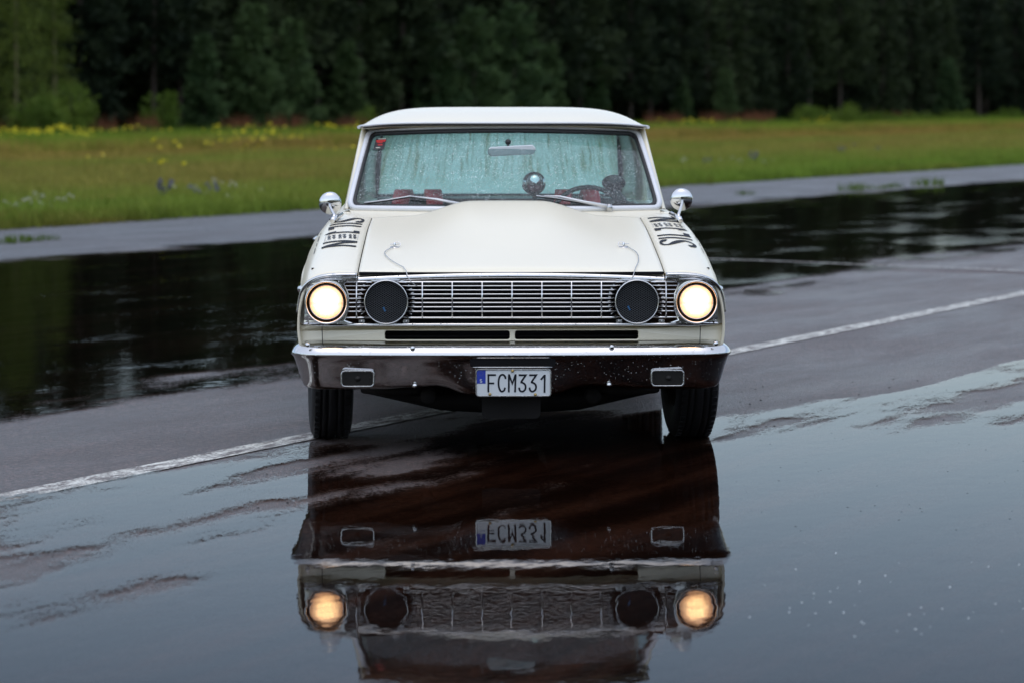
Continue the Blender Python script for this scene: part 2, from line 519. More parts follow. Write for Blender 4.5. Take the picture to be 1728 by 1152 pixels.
def mesh_np(name, v, f, mat):
    me = bpy.data.meshes.new(name)
    me.vertices.add(len(v)); me.vertices.foreach_set('co', v.astype(np.float32).ravel())
    me.loops.add(f.size); me.loops.foreach_set('vertex_index', f.astype(np.int32).ravel())
    me.polygons.add(len(f)); me.polygons.foreach_set('loop_start', np.arange(0, f.size, 4, dtype=np.int32))
    me.polygons.foreach_set('loop_total', np.full(len(f), 4, dtype=np.int32))
    me.materials.append(mat); me.update(); me.validate()
    return me

def conifer_crown(H, R, h0, nb, ns, droop, mat, sp=0.3, wd=0.05, name='crown', shape=0.8):
    cen, dr, LL = [], [], []
    for i in range(nb):
        t = (i + rng.random()) / nb
        z = h0 + (H - h0) * t
        a = rng.random() * 2 * PI
        Lb = R * ((1 - t) ** shape) * (0.65 + 0.5 * rng.random()) + 0.18
        if t < 0.12: Lb *= 0.6 + 3.3 * t
        k = max(3, int(ns * Lb / R))
        s = rng.random(k) ** 0.75
        up = 0.45 * t - droop * (1 - t)
        base = np.array([math.cos(a), math.sin(a), 0])
        pos = base * (s * Lb)[:, None]
        pos[:, 2] = z + up * s * Lb + (0.25 * s ** 2) * Lb * 0.3
        pos += rng.normal(size=(k, 3)) * np.array([0.10, 0.10, 0.09]) * (0.4 + Lb * 0.35)
        dd = base + rng.normal(size=(k, 3)) * 0.55; dd[:, 2] += up * 0.8 + 0.15
        cen.append(pos); dr.append(dd); LL.append(np.full(k, sp) * (0.6 + 0.8 * rng.random(k)))
    cen = np.concatenate(cen); dr = np.concatenate(dr); LL = np.concatenate(LL)
    v, f = leaf_arrays(cen, dr, LL, LL * wd / sp)
    return mesh_np(name, v, f, mat)

def trunk_mesh(H, r0, mat, name='trunk', lean=0.0):
    mb = MB(); n = 7
    pts = [(lean * (i / n) ** 1.5 + 0.03 * math.sin(i * 1.7), 0.03 * math.cos(i * 2.1), -0.1 + (H + 0.1) * i / n) for i in range(n + 1)]
    mb.tube(pts, [r0 * (1 - 0.88 * i / n) for i in range(n + 1)], 7)
    o = mb.build(name, mat); me = o.data; bpy.data.objects.remove(o)
    return me

def plant_tree(name, label, cat, loc, rz, sc, trunk_me, crown_me, group=None):
    t = thing(name, label, cat, loc, rz, group); t.scale = (sc, sc, sc)
    for nm, me in (('trunk', trunk_me), ('crown', crown_me)):
        if me is None: continue
        o = bpy.data.objects.new(nm, me); C.objects.link(o); o.parent = t
    return t

DARK = []
DARK_H = (14, 13, 14.5, 12.5)
for (H, R, h0, nb, ns, dp, sh) in ((14, 2.3, 1.6, 190, 60, 0.35, 0.75), (13, 2.0, 0.8, 200, 55, 0.42, 0.8), (14.5, 2.6, 3.2, 150, 75, 0.10, 0.55), (12.5, 2.2, 2.2, 170, 62, 0.25, 0.7)):
    DARK.append((trunk_mesh(H * 0.97, 0.15, M_BARK), conifer_crown(H, R, h0, nb, ns, dp, M_NEEDLE_DARK, 0.42, 0.075, shape=sh)))

row = 0
for v0, sp, dz in ((60.5, 3.6, 0.0), (63.5, 3.4, 0.0), (67.0, 3.4, 0.0)):
    u = 48.0
    while u < 232:
        uu = u + rng.uniform(-1.1, 1.1); vv = v0 + rng.uniform(-1.0, 1.0)
        k = int(rng.integers(4))
        plant_tree('forest_tree', 'tall dark conifer in the forest edge behind the meadow', 'tree', uv2w(uu, vv, -0.02), rng.random() * 6.28,
                   (rng.uniform(12.0, 13.2) / DARK_H[k] if u < 125 else rng.uniform(0.76, 0.95)), DARK[k][0], DARK[k][1], 'dark conifers of the forest edge')
        u += sp * (1 + max(0, u - 120) / 260)
    row += 1

# the depth of the wood behind them, one mass
def wood_mass():
    vs, fs, o = [], [], 0
    v0, f0 = None, None
    base = np.array([tuple(p.co) for p in DARK[1][1].vertices]); bf = np.array([tuple(p.vertices) for p in DARK[1][1].polygons])
    keep = rng.random(len(bf)) < 0.16
    bf = bf[keep]; bv = base[bf.ravel()].reshape(-1, 4, 3)
    c = bv.mean(axis=1, keepdims=True); bv = c + (bv - c) * 2.1
    for vv in (71.0, 75.5, 80.5, 86.0):
        u = -40.0
        while u < 430:
            a = rng.random() * 6.28; s = rng.uniform(0.78, 0.98)
            R = np.array([[math.cos(a), -math.sin(a), 0], [math.sin(a), math.cos(a), 0], [0, 0, 1]])
            p = uv2w(u + rng.uniform(-1, 1), vv + rng.uniform(-1.5, 1.5))
            q = bv.reshape(-1, 3) @ R.T * s + np.array(p)
            vs.append(q); u += 3.4 if 40 < u < 250 else 6.0
    v = np.concatenate(vs); f = np.arange(len(v)).reshape(-1, 4)
    me = mesh_np('forest', v, f, M_NEEDLE_DARK)
    ob = bpy.data.objects.new('forest', me); C.objects.link(ob); ob['kind'] = 'stuff'
wood_mass()
# the wood on the other side of the runway, behind the photographer (it shows in the chrome)
def far_side_wood():
    base = np.array([tuple(p.co) for p in DARK[0][1].vertices]); bf = np.array([tuple(p.vertices) for p in DARK[0][1].polygons])
    bf = bf[rng.random(len(bf)) < 0.10]; bv = base[bf.ravel()].reshape(-1, 4, 3); c = bv.mean(axis=1, keepdims=True); bv = c + (bv - c) * 2.6
    vs = []
    for row_ in range(2):
        for i in range(56):
            a = rng.random() * 6.28; q = rng.uniform(0.8, 1.15); R = np.array([[math.cos(a), -math.sin(a), 0], [math.sin(a), math.cos(a), 0], [0, 0, 1]])
            vs.append(bv.reshape(-1, 3) @ R.T * q + np.array(uv2w(-190 + i * 5.2 + rng.uniform(-1, 1), -58 - 5 * row_)))
    v = np.concatenate(vs); me = mesh_np('forest', v, np.arange(len(v)).reshape(-1, 4), M_NEEDLE_DARK)
    ob = bpy.data.objects.new('forest', me); C.objects.link(ob); ob['kind'] = 'stuff'
far_side_wood()

# young pines, birch, bushes in front of the forest edge
def broad_crown(n, fn, L, W, mat, droop=0.4, name='crown'):
    """leaves in clumps; fn() returns a clump centre and radius"""
    cen, dr = [], []
    k = 0
    while k < n:
        c, r, m_ = fn()
        q = rng.normal(size=(m_, 3)) * np.array([r, r, r * 0.8]) * 0.5 + np.array(c)
        d = rng.normal(size=(m_, 3)); d[:, 2] -= droop
        cen.append(q); dr.append(d); k += m_
    cen = np.concatenate(cen); dr = np.concatenate(dr)
    LL = L * (0.6 + 0.8 * rng.random(len(cen)))
    v, f = leaf_arrays(cen, dr, LL, LL * W / L)
    return mesh_np(name, v, f, mat)

YOUNG = []
for (H, R, h0, dp) in ((5.0, 1.25, 0.25, 0.02), (5.0, 1.0, 0.2, 0.05), (5.0, 1.5, 0.2, -0.05)):
    YOUNG.append((trunk_mesh(H * 0.96, 0.07, M_BARK), conifer_crown(H, R, h0, 120, 75, dp, M_NEEDLE, 0.27, 0.045, shape=0.72)))
def on_edge(px, v): return px_at_v(px, v) + Vector((0, 0, -0.02))
yp = [  # px, v, height, variant, label
    (345, 57.5, 4.2, 1, 'small bluish young pine, leftmost of the three at the dark forest edge'),
    (425, 57.8, 5.6, 0, 'tallest young pine of the three left of the car roof'),
    (492, 57.4, 5.0, 0, 'young pine nearest the car of the three left of its roof'),
    (585, 59.0, 4.2, 1, 'dim young pine right behind the passenger end of the car roof'),
    (735, 58.6, 5.2, 0, 'slim young pine rising above the middle left of the car roof'),
    (800, 58.0, 6.0, 2, 'full young pine rising above the middle of the car roof'),
    (868, 57.6, 6.3, 2, 'largest bushy young pine right above the interior mirror'),
    (925, 58.2, 4.4, 1, 'lower young pine beside the largest bushy pine behind the roof'),
    (1000, 59.2, 4.2, 1, 'dim young pine above the steering wheel end of the roof'),
    (1225, 57.4, 3.4, 1, 'small pale young spruce standing alone right of the car'),
    (1150, 59.0, 3.0, 1, 'low dim spruce left of the small pale spruce'),
    (1600, 58.6, 4.6, 0, 'dim young pine over the shrubs near the far right'),
]
for px, v, h, k, lab in yp:
    plant_tree('young_pine', lab, 'tree', on_edge(px, v), px * 0.37, h / 5.0, YOUNG[k][0], YOUNG[k][1], 'young pines in front of the forest')

def birch(px, v, H, lab, wide=1.6, n=7000):
    def fn():
        t = rng.random() ** 0.8
        z = 0.7 + (H - 0.7) * t
        rr = wide * (1 - 0.75 * t) * math.sqrt(rng.random()) * (0.8 if t > 0.15 else 0.5)
        a = rng.random() * 2 * PI
        return (rr * math.cos(a), rr * math.sin(a), z), rng.uniform(0.25, 0.55), 26
    cr = broad_crown(n, fn, 0.10, 0.034, M_BIRCH, 0.9)
    return plant_tree('birch_tree', lab, 'tree', on_edge(px, v), px * 0.1, 1.0, trunk_mesh(H * 0.95, 0.075, M_BIRCH_BARK), cr)
birch(27, 55.5, 8.5, 'tall pale green birch with a light trunk at the left end of the forest', 1.9, 9000)
birch(92, 57.5, 7.5, 'thin birch between the pale trunk birch and the dark forest', 1.2, 4500)

def bush(name, px, v, H, Wd, mat, lab, n=3200, L=0.13, group=None, cat='bush'):
    def fn():
        a = rng.random() * 2 * PI; q = math.sqrt(rng.random())
        z = H * (0.12 + 0.82 * rng.random() ** 0.8)
        lob = 0.72 + 0.28 * math.sin(3 * a + px) * math.cos(2 * a + H * 7)
        z *= lob
        rr = Wd / 2 * q * math.sqrt(max(0.05, 1 - (z / H) ** 2.2))
        return (rr * math.cos(a), rr * math.sin(a), z), rng.uniform(0.16, 0.34), 22
    cr = broad_crown(n, fn, L, L * 0.26, mat, -0.7)
    mb = MB()
    for i in range(5):
        a = i * 1.3; mb.tube([(0.05 * math.cos(a), 0.05 * math.sin(a), -0.05), (Wd * 0.12 * math.cos(a), Wd * 0.12 * math.sin(a), H * 0.4), (Wd * 0.25 * math.cos(a), Wd * 0.25 * math.sin(a), H * 0.75)], [0.025, 0.018, 0.006], 5)
    t = thing(name, lab, cat, on_edge(px, v), 0, group)
    o = bpy.data.objects.new('crown', cr); C.objects.link(o); o.parent = t
    mb.build('stem', M_BARK, t)
    return t
bush('willow_bush', 112, 54.5, 2.5, 2.2, M_BUSH, 'dense green willow bush at the foot of the birches', 4200)
bush('willow_bush', 60, 54.0, 2.0, 2.0, M_BUSH, 'lower willow bush under the pale birch trunk', 3000)
bush('small_rowan', 268, 56.5, 2.3, 1.5, M_BUSH, 'small round rowan standing alone left of the young pines', 1500, 0.14, None, 'tree')
bush('low_bush', 615, 56.0, 1.5, 0.9, M_BUSH, 'low green bush peeping over the front left corner of the roof', 900)
bush('low_bush', 885, 57.0, 1.9, 1.4, M_BUSH, 'low bush behind the middle of the car roof', 900)
bush('leafy_shrub', 1372, 50.0, 1.55, 2.5, M_BUSH_BRIGHT, 'biggest bright green shrub on the meadow right of the car', 2600, 0.14, 'bright shrubs at the far meadow edge')
bush('leafy_shrub', 1425, 50.5, 1.5, 2.4, M_BUSH_BRIGHT, 'bright green shrub just right of the biggest shrub', 2200, 0.14, 'bright shrubs at the far meadow edge')
bush('leafy_shrub', 1482, 51.5, 1.15, 2.6, M_BUSH_BRIGHT, 'low bright shrub, third in the row from the car', 1900, 0.14, 'bright shrubs at the far meadow edge')
bush('leafy_shrub', 1545, 53, 1.1, 3.0, M_BUSH_BRIGHT, 'low bright shrub, fourth in the row from the car', 1900, 0.14, 'bright shrubs at the far meadow edge')
bush('leafy_shrub', 1620, 55, 1.15, 3.2, M_BUSH_BRIGHT, 'low bright shrub, fifth in the row from the car', 1900, 0.14, 'bright shrubs at the far meadow edge')
bush('leafy_shrub', 1700, 56, 1.2, 3.4, M_BUSH_BRIGHT, 'low bright shrub at the far right end of the row', 1900, 0.14, 'bright shrubs at the far meadow edge')

# meadow: instanced tufts on scattered points
def gn_scatter(name, src, pts, scl, rot):
    me = bpy.data.meshes.new(name); me.from_pydata([tuple(p) for p in pts], [], [])
    a = me.attributes.new('size', 'FLOAT', 'POINT'); a.data.foreach_set('value', np.asarray(scl, np.float32))
    b = me.attributes.new('turn', 'FLOAT_VECTOR', 'POINT'); b.data.foreach_set('vector', np.asarray(rot, np.float32).ravel())
    o = bpy.data.objects.new(name, me); C.objects.link(o); o['kind'] = 'stuff'
    g = bpy.data.node_groups.new(name + '_scatter', 'GeometryNodeTree')
    g.interface.new_socket('Geometry', in_out='INPUT', socket_type='NodeSocketGeometry')
    g.interface.new_socket('Geometry', in_out='OUTPUT', socket_type='NodeSocketGeometry')
    gi = g.nodes.new('NodeGroupInput'); go = g.nodes.new('NodeGroupOutput')
    ip = g.nodes.new('GeometryNodeInstanceOnPoints'); oi = g.nodes.new('GeometryNodeObjectInfo')
    oi.inputs['Object'].default_value = src; oi.transform_space = 'ORIGINAL'
    oi.inputs['As Instance'].default_value = True
    n1 = g.nodes.new('GeometryNodeInputNamedAttribute'); n1.data_type = 'FLOAT'; n1.inputs[0].default_value = 'size'
    n2 = g.nodes.new('GeometryNodeInputNamedAttribute'); n2.data_type = 'FLOAT_VECTOR'; n2.inputs[0].default_value = 'turn'
    L = g.links.new
    L(gi.outputs[0], ip.inputs['Points']); L(oi.outputs['Geometry'], ip.inputs['Instance'])
    L(n1.outputs[0], ip.inputs['Scale']); L(n2.outputs[0], ip.inputs['Rotation'])
    L(ip.outputs[0], go.inputs[0])
    md = o.modifiers.new('scatter', 'NODES'); md.node_group = g
    return o

def tuft(name, n, rad, h, wd, mat, loc, lean=0.5):
    vs, fs = [], []
    for i in range(n):
        a = rng.random() * 2 * PI; r = rad * math.sqrt(rng.random())
        x, y = r * math.cos(a), r * math.sin(a); hh = h * rng.uniform(0.45, 1.15)
        b = rng.random() * 2 * PI; lx, ly = math.cos(b) * lean * hh * rng.random(), math.sin(b) * lean * hh * rng.random()
        c = rng.random() * PI; wx, wy = math.cos(c) * wd / 2, math.sin(c) * wd / 2
        o = len(vs)
        vs += [(x - wx, y - wy, -0.02), (x + wx, y + wy, -0.02), (x + lx * .4 + wx * .8, y + ly * .4 + wy * .8, hh * .55), (x + lx * .4 - wx * .8, y + ly * .4 - wy * .8, hh * .55), (x + lx, y + ly, hh)]
        fs += [(o, o + 1, o + 2, o + 3), (o + 3, o + 2, o + 4)]
    mb = MB(); mb.add(vs, fs); ob = mb.build(name, mat); ob.location = loc; ob['kind'] = 'stuff'
    return ob

def frustum_points(n, v0, v1, dmax=270, power=1.25, margin=0.235):
    out = []
    while len(out) < n:
        m_ = 6 * n
        D = 28 + (dmax - 28) * rng.random(m_) ** power
        k = rng.uniform(-margin, margin, m_)
        X = k * D; vv = -0.8895 * X + 0.457 * (D - 14.6)
        e = np.array([0.0] * m_)
        ok = (vv > v0) & (vv < v1)
        out += list(zip(X[ok], D[ok], vv[ok]))
    random.shuffle(out)
    return np.array(out[:n])

def scatter_tufts(name, src, n, v0, v1, s0, s1, **k):
    P = frustum_points(n, v0, v1, **k)
    s = rng.uniform(s0, s1, n)
    r = np.stack([rng.normal(0, 0.08, n), rng.normal(0, 0.08, n), rng.random(n) * 6.28], axis=1)
    pts = np.stack([P[:, 0], P[:, 1], np.full(n, -0.01)], axis=1)
    return gn_scatter(name, src, pts, s, r)

short = tuft('short_grass_tuft', 46, 0.30, 0.17, 0.012, M_GRASS, uv2w(16, 15.2))
tall = tuft('tall_grass_tuft', 60, 0.38, 0.42, 0.016, M_GRASS, uv2w(40, 47))
scatter_tufts('meadow_grass', short, 30000, 14.45, 44, 0.75, 1.5, dmax=200, power=1.5)
scatter_tufts('tall_meadow_grass', tall, 14000, 40, 62, 0.7, 1.45, dmax=270, power=1.1)
# a ragged fringe along the pavement
fu = rng.uniform(5, 110, 2600)
fr_pts = np.array([tuple(uv2w(a, 14.32 + 0.28 * mnoise.noise((a * 0.35, 3.3, 0)) + abs(rng.normal(0, 0.16)), -0.01)) for a in fu])
gn_scatter('grass_fringe', short, fr_pts, rng.uniform(0.5, 1.0, 2600), np.stack([np.zeros(2600), np.zeros(2600), rng.random(2600) * 6.28], axis=1))

def flower_tuft(name, mat, loc, n=9, h=0.5, r=0.22, petal=0.03):
    vs, fs = [], []; mb = MB()
    for i in range(n):
        a = rng.random() * 6.28; q = r * math.sqrt(rng.random()); x, y, z = q * math.cos(a), q * math.sin(a), h * rng.uniform(0.75, 1.1)
        mb.tube([(x * .6, y * .6, 0), (x, y, z)], 0.004, 3, 1, caps=False)
        for j in range(3):
            c = Vector((x, y, z)) + Vector(rng.normal(size=3)) * petal * 0.7
            p = [c + Vector((math.cos(t), math.sin(t), 0.4 * math.sin(t + j))) * petal for t in (0, 1.05, 2.1, 3.14, 4.2, 5.25)]
            mb.add(p, [(0, 1, 2, 3, 4, 5)], 0)
            p = [c + Vector((math.cos(t), 0.4 * math.cos(t), math.sin(t))) * petal for t in (0, 1.05, 2.1, 3.14, 4.2, 5.25)]
            mb.add(p, [(0, 1, 2, 3, 4, 5)], 0)
    o = mb.build(name, [mat, M_GRASS]); o.location = loc; o['kind'] = 'stuff'
    return o
def scatter_px(name, src, specs, s0=0.8, s1=1.3):
    """specs: (px0, px1, v0, v1, count)"""
    P = []
    for a, b, v0, v1, n in specs:
        for i in range(n):
            P.append(tuple(px_at_v(rng.uniform(a, b), rng.uniform(v0, v1))))
    n = len(P)
    return gn_scatter(name, src, np.array(P), rng.uniform(s0, s1, n), np.stack([np.zeros(n), np.zeros(n), rng.random(n) * 6.28], axis=1))
yl = flower_tuft('yellow_flower_clump', M_YELLOW, px_at_v(45, 48), 2, 0.55, 0.30, 0.025)
scatter_px('yellow_wildflowers', yl, [(-20, 150, 44, 52, 60), (150, 420, 44, 54, 17), (560, 620, 44, 54, 14), (1090, 1240, 42, 52, 22), (350, 520, 34, 38, 14), (0, 600, 16, 34, 10), (1340, 1400, 43, 48, 8), (420, 560, 44, 52, 8)])
wf = flower_tuft('white_flower_clump', M_WHITEFL, px_at_v(36, 15.6), 4, 0.2, 0.12, 0.010)
scatter_px('white_wildflowers', wf, [(0, 130, 15.2, 18, 14), (240, 560, 15.2, 19, 10), (1150, 1300, 16, 20, 6), (380, 620, 40, 50, 5)])
pu = flower_tuft('lupin_clump', M_PURPLE, px_at_v(355, 17), 6, 0.26, 0.14, 0.02)
scatter_px('purple_wildflowers', pu, [(250, 380, 16, 18, 3), (1160, 1280, 17, 19, 3), (1400, 1500, 20, 24, 3)])
# rusty fireweed along the forest foot
fw = tuft('fireweed_clump', 34, 0.35, 1.05, 0.03, M_RED_HERB, px_at_v(240, 55), 0.25)
scatter_px('fireweed', fw, [(-30, 60, 54, 58, 26), (160, 200, 55, 58, 12), (225, 268, 54, 58, 26), (380, 440, 54, 58, 22), (455, 540, 54, 58, 48), (560, 625, 54, 58, 24), (1090, 1160, 53, 58, 30), (1190, 1300, 53, 58, 62), (620, 1080, 55, 58, 40), (1450, 1560, 55, 58, 14)], 0.45, 1.1)
gh = tuft('tall_herb_clump', 40, 0.4, 0.8, 0.03, M_BUSH_BRIGHT, px_at_v(520, 52), 0.4)
scatter_px('tall_herbs', gh, [(-30, 620, 50, 55, 120), (1090, 1760, 49, 56, 150)], 0.5, 1.0)
# weeds in the cracks of the shoulder
wd = tuft('weed_tuft', 40, 0.16, 0.10, 0.012, M_BUSH_BRIGHT, px_at_v(30, 12.2), 0.6)
sp_ = [(5, 12.1), (18, 12.15), (48, 12.1), (70, 12.2), (88, 12.1)]
weeds = [(10, 12.1, .8), (30, 12.2, .9), (62, 12.15, .8), (85, 12.2, .7), (1435, 10.6, 1.5), (1448, 10.7, 1.3), (1480, 10.4, 1.0), (1500, 10.5, .9), (1512, 10.45, 1.1), (1566, 10.35, 1.9), (1572, 10.45, 1.5), (1250, 11.4, .7), (1262, 11.3, .8)]
gn_scatter('shoulder_weeds', wd, np.array([tuple(px_at_v(a, b)) for a, b, c in weeds]), [c for a, b, c in weeds], np.array([(0, 0, i * 1.1) for i in range(len(weeds))]))

# ================================================================== THE CAR
exec_car = True
M_PAINT = None
def paint_mat():
    m = NT('cream_white_car_paint'); tc = m.n('TexCoord').outputs['Object']
    nz = m.noise(tc, 2.5, 4)
    col = m.mix(nz, (0.80, 0.735, 0.565), (0.83, 0.77, 0.61))
    dirt = m.ramp(m.noise(tc, 14, 6, 0.7), 0.58, 0.85, 0, 0.10)
    col = m.mix(dirt, col, (0.40, 0.36, 0.28))
    h = drops_height(m, tc, 130, 0.30)
    nm = m.bump(h, 0.9, 0.004)
    return m.surf(m.pbsdf(color=col, rough=0.38, coat=0.45, coat_rough=0.20, normal=m.bump(m.noise(tc, 9, 2), 0.05, 0.01), coat_normal=nm))
M_PAINT = paint_mat()
def chrome_mat(name, base=0.60, rough=0.07, drops=True, tint=(1, 1, 1)):
    m = NT(name); tc = m.n('TexCoord').outputs['Object']
    nz = m.noise(tc, 30, 5, 0.7)
    col = m.mix(m.ramp(nz, 0.55, 0.8, 0, 0.6), [base * t for t in tint], [base * 0.55 * t for t in tint])
    ro = m.ramp(nz, 0.4, 0.8, rough, rough * 2.6)
    h = m.math('MULTIPLY', m.noise(tc, 7, 2), 0.3)
    if drops: h = m.math('ADD', h, drops_height(m, tc, 150, 0.12))
    return m.surf(m.pbsdf(color=col, rough=ro, metal=1.0, normal=m.bump(h, 0.55, 0.0016)))
M_CHROME = chrome_mat('wet_chrome')
M_CHROME_CLEAN = chrome_mat('polished_chrome', 0.66, 0.03, False)
M_CHROME_DULL = chrome_mat('dull_chrome', 0.5, 0.16)
M_STEEL_FRAME = simple('pale_window_trim', (0.66, 0.67, 0.69), 0.32, 0.25, bump=0.1)
M_BLACK = simple('black_rubber', (0.012, 0.012, 0.013), 0.5)
M_DARK = simple('dark_bay_and_slot_shade', (0.005, 0.005, 0.006), 0.8, spec=0.15)
M_UNDER = simple('dirty_underbody', (0.009, 0.008, 0.008), 0.7, var=0.4, spec=0.2)
M_TYRE = simple('wet_tyre_rubber', (0.009, 0.009, 0.010), 0.5, spec=0.3, bump=0.5, bscale=140)
M_RIM = simple('dark_steel_rim', (0.12, 0.11, 0.10), 0.4, 0.6)
M_SEAT = simple('black_vinyl_seat', (0.02, 0.017, 0.018), 0.5)
M_RED = simple('red_belt_webbing', (0.90, 0.075, 0.085), 0.6)
M_REDDASH = simple('dark_red_vinyl', (0.12, 0.012, 0.02), 0.45)
M_LINER = simple('grey_headliner', (0.16, 0.17, 0.17), 0.8)
M_PRINT = simple('black_print', (0.012, 0.014, 0.02), 0.6, spec=0.15)
M_PRINT_FINE = simple('faint_grey_print', (0.45, 0.45, 0.43), 0.5)
M_PLATE = simple('plate_white', (0.62, 0.65, 0.66), 0.4, var=0.06)
M_PLATE_BLUE = simple('plate_blue', (0.01, 0.035, 0.33), 0.4)
M_GOLD = simple('brass_screw', (0.42, 0.30, 0.12), 0.35, 0.9)
M_BLUE = simple('blue_mark', (0.02, 0.10, 0.22), 0.5)
M_STICK = simple('sticker_black', (0.02, 0.02, 0.025), 0.5)
M_STICKRED = simple('sticker_red', (0.65, 0.04, 0.04), 0.5)
M_LAMPLENS = simple('smoked_lamp_lens', (0.012, 0.011, 0.010), 0.40, var=0.3, spec=0.2)
M_MESH = simple('black_wire_mesh', (0.07, 0.075, 0.08), 0.4, 0.5)

def lens_mat():
    m = NT('lit_headlight_glass'); tc = m.n('TexCoord').outputs['Object']
    sx = m.n('SeparateXYZ', {0: tc})
    rr = m.math('SQRT', m.math('ADD', m.math('POWER', sx.outputs[0], 2.0), m.math('POWER', sx.outputs[2], 2.0)))
    flute = m.n('TexWave', {'Scale': 55.0, 'Distortion': 1.5, 'Detail': 1.0, 'Vector': tc}, wave_type='BANDS', bands_direction='X').outputs[1]
    spk = m.noise(tc, 70, 3, 0.7)
    e = m.ramp(rr, 0.020, 0.070, 1.25, 0.24)
    e = m.math('MULTIPLY', e, m.ramp(m.math('ADD', m.math('MULTIPLY', flute, 0.35), spk), 0.40, 0.95, 0.40, 1.2, False))
    bar = m.math('MULTIPLY', m.ramp(m.math('ABSOLUTE', m.math('ADD', sx.outputs[2], 0.004)), 0.003, 0.007), 1.0)
    e = m.math('MULTIPLY', e, m.math('ADD', 0.62, m.math('MULTIPLY', bar, 0.38)))
    col = m.mix(m.ramp(rr, 0.035, 0.078), (1.0, 0.55, 0.22), (1.0, 0.42, 0.17))
    return m.surf(m.pbsdf(color=(0.8, 0.75, 0.65), rough=0.12, emit=col, emit_s=m.math('MULTIPLY', e, 5.0)))
M_LENS = lens_mat()

def glass_mat(name, fog, streaks, tint, spk=0.5, gloss=1.0):
    m = NT(name); tc = m.n('TexCoord').outputs['Object']
    dh = drops_height(m, tc, 165, 0.75)
    dh2 = drops_height(m, tc, 95, 0.30)
    dd = m.math('MAXIMUM', dh, dh2)
    wig = m.noise(tc, 5, 3)
    sx = m.n('SeparateXYZ', {0: tc})
    # drips fan out from the middle of the glass
    fan = m.math('MULTIPLY', sx.outputs[0], m.math('ADD', 1.0, m.math('MULTIPLY', m.math('SUBTRACT', sx.outputs[2], 1.0), 0.5)))
    cv = m.n('CombineXYZ', {0: m.math('ADD', m.math('MULTIPLY', fan, 26.0), m.math('MULTIPLY', wig, 1.1)), 1: 0.0, 2: m.math('MULTIPLY', sx.outputs[2], 3.2)}).outputs[0]
    st = m.ramp(m.noise(cv, 1.0, 4, 0.65), 0.50, 0.64)
    cf = m.n('CombineXYZ', {0: m.math('ADD', m.math('MULTIPLY', fan, 62.0), m.math('MULTIPLY', wig, 0.9)), 1: 3.0, 2: m.math('MULTIPLY', sx.outputs[2], 2.2)}).outputs[0]
    st2 = m.math('MULTIPLY', m.ramp(m.noise(cf, 1.0, 3, 0.6), 0.42, 0.74), 0.75)
    top = m.ramp(sx.outputs[2], 1.02, 1.16, 0.15, 1.0)
    st = m.math('MULTIPLY', m.math('MULTIPLY', m.math('MAXIMUM', st, st2), top), streaks)
    fogv = m.math('MULTIPLY', m.math('SUBTRACT', 1.0, st), m.math('ADD', fog, m.math('MULTIPLY', m.math('SUBTRACT', m.noise(tc, 12, 4), 0.5), fog * 0.5)))
    fogv = m.math('ADD', fogv, 0.0, clamp=True)
    fogv = m.math('MULTIPLY', fogv, m.ramp(m.noise(tc, 130, 2, 0.8), 0.35, 0.62, 0.72, 1.0))
    nm = m.bump(dd, 0.7, 0.004)
    tr = m.n('BsdfTransparent', {'Color': tuple(tint) + (1,)}).outputs[0]
    tl = m.n('BsdfTranslucent', {'Color': (tint[0] * 0.95, tint[1] * 0.97, tint[2] * 0.98, 1)}).outputs[0]
    df = m.n('BsdfDiffuse', {'Color': (tint[0] * 0.8, tint[1] * 0.86, tint[2] * 0.88, 1)}).outputs[0]
    fg = m.n('MixShader', {0: 0.35, 1: tl, 2: df}).outputs[0]
    a = m.n('MixShader', {0: fogv, 1: tr, 2: fg}).outputs[0]
    if spk:
        dsp = m.math('ADD', m.math('MULTIPLY', drops_height(m, tc, 125, 0.42), 0.9), m.math('MULTIPLY', drops_height(m, m.scale(tc, (1, 1, 1), (3.3, 1.7, 0.4)), 95, 0.16), 0.8))
        dsp = m.math('MULTIPLY', dsp, m.ramp(m.noise(tc, 9, 3), 0.3, 0.7, 0.3, 1.0))
        wh = m.n('BsdfDiffuse', {'Color': (0.86, 0.95, 0.95, 1)}).outputs[0]  # bright glints of the raindrops painted in as white diffuse specks
        a = m.n('MixShader', {0: m.math('MULTIPLY', dsp, spk, clamp=True), 1: a, 2: wh}).outputs[0]
    gl = m.n('BsdfGlossy', {'Color': (1, 1, 1, 1), 'Roughness': 0.03, 'Normal': nm}).outputs[0]
    fr = m.math('MULTIPLY', m.n('Fresnel', {'IOR': 1.45, 'Normal': nm}).outputs[0], gloss)
    return m.surf(m.n('MixShader', {0: fr, 1: a, 2: gl}).outputs[0])
M_WINDSHIELD = glass_mat('wet_windshield_glass', 0.06, 0.7, (0.77, 0.97, 0.95), 0.6)
M_REARGLASS = glass_mat('fogged_rear_glass', 0.90, 0.62, (0.57, 0.85, 0.80), 0.0, 0.6)
M_SIDEGLASS = glass_mat('fogged_side_glass', 0.42, 0.5, (0.78, 0.93, 0.98), 0.3, 0.8)

CAR = thing('vintage_car', 'cream white vintage coupe with lit headlights standing in the puddle', 'car', (0.0, 12.0, 0.0), math.radians(1.1))
SC = 0.002521
def PX(px): return (px - 864.6) * SC
def PZ(py): return 1.5 - (py - 175) * SC

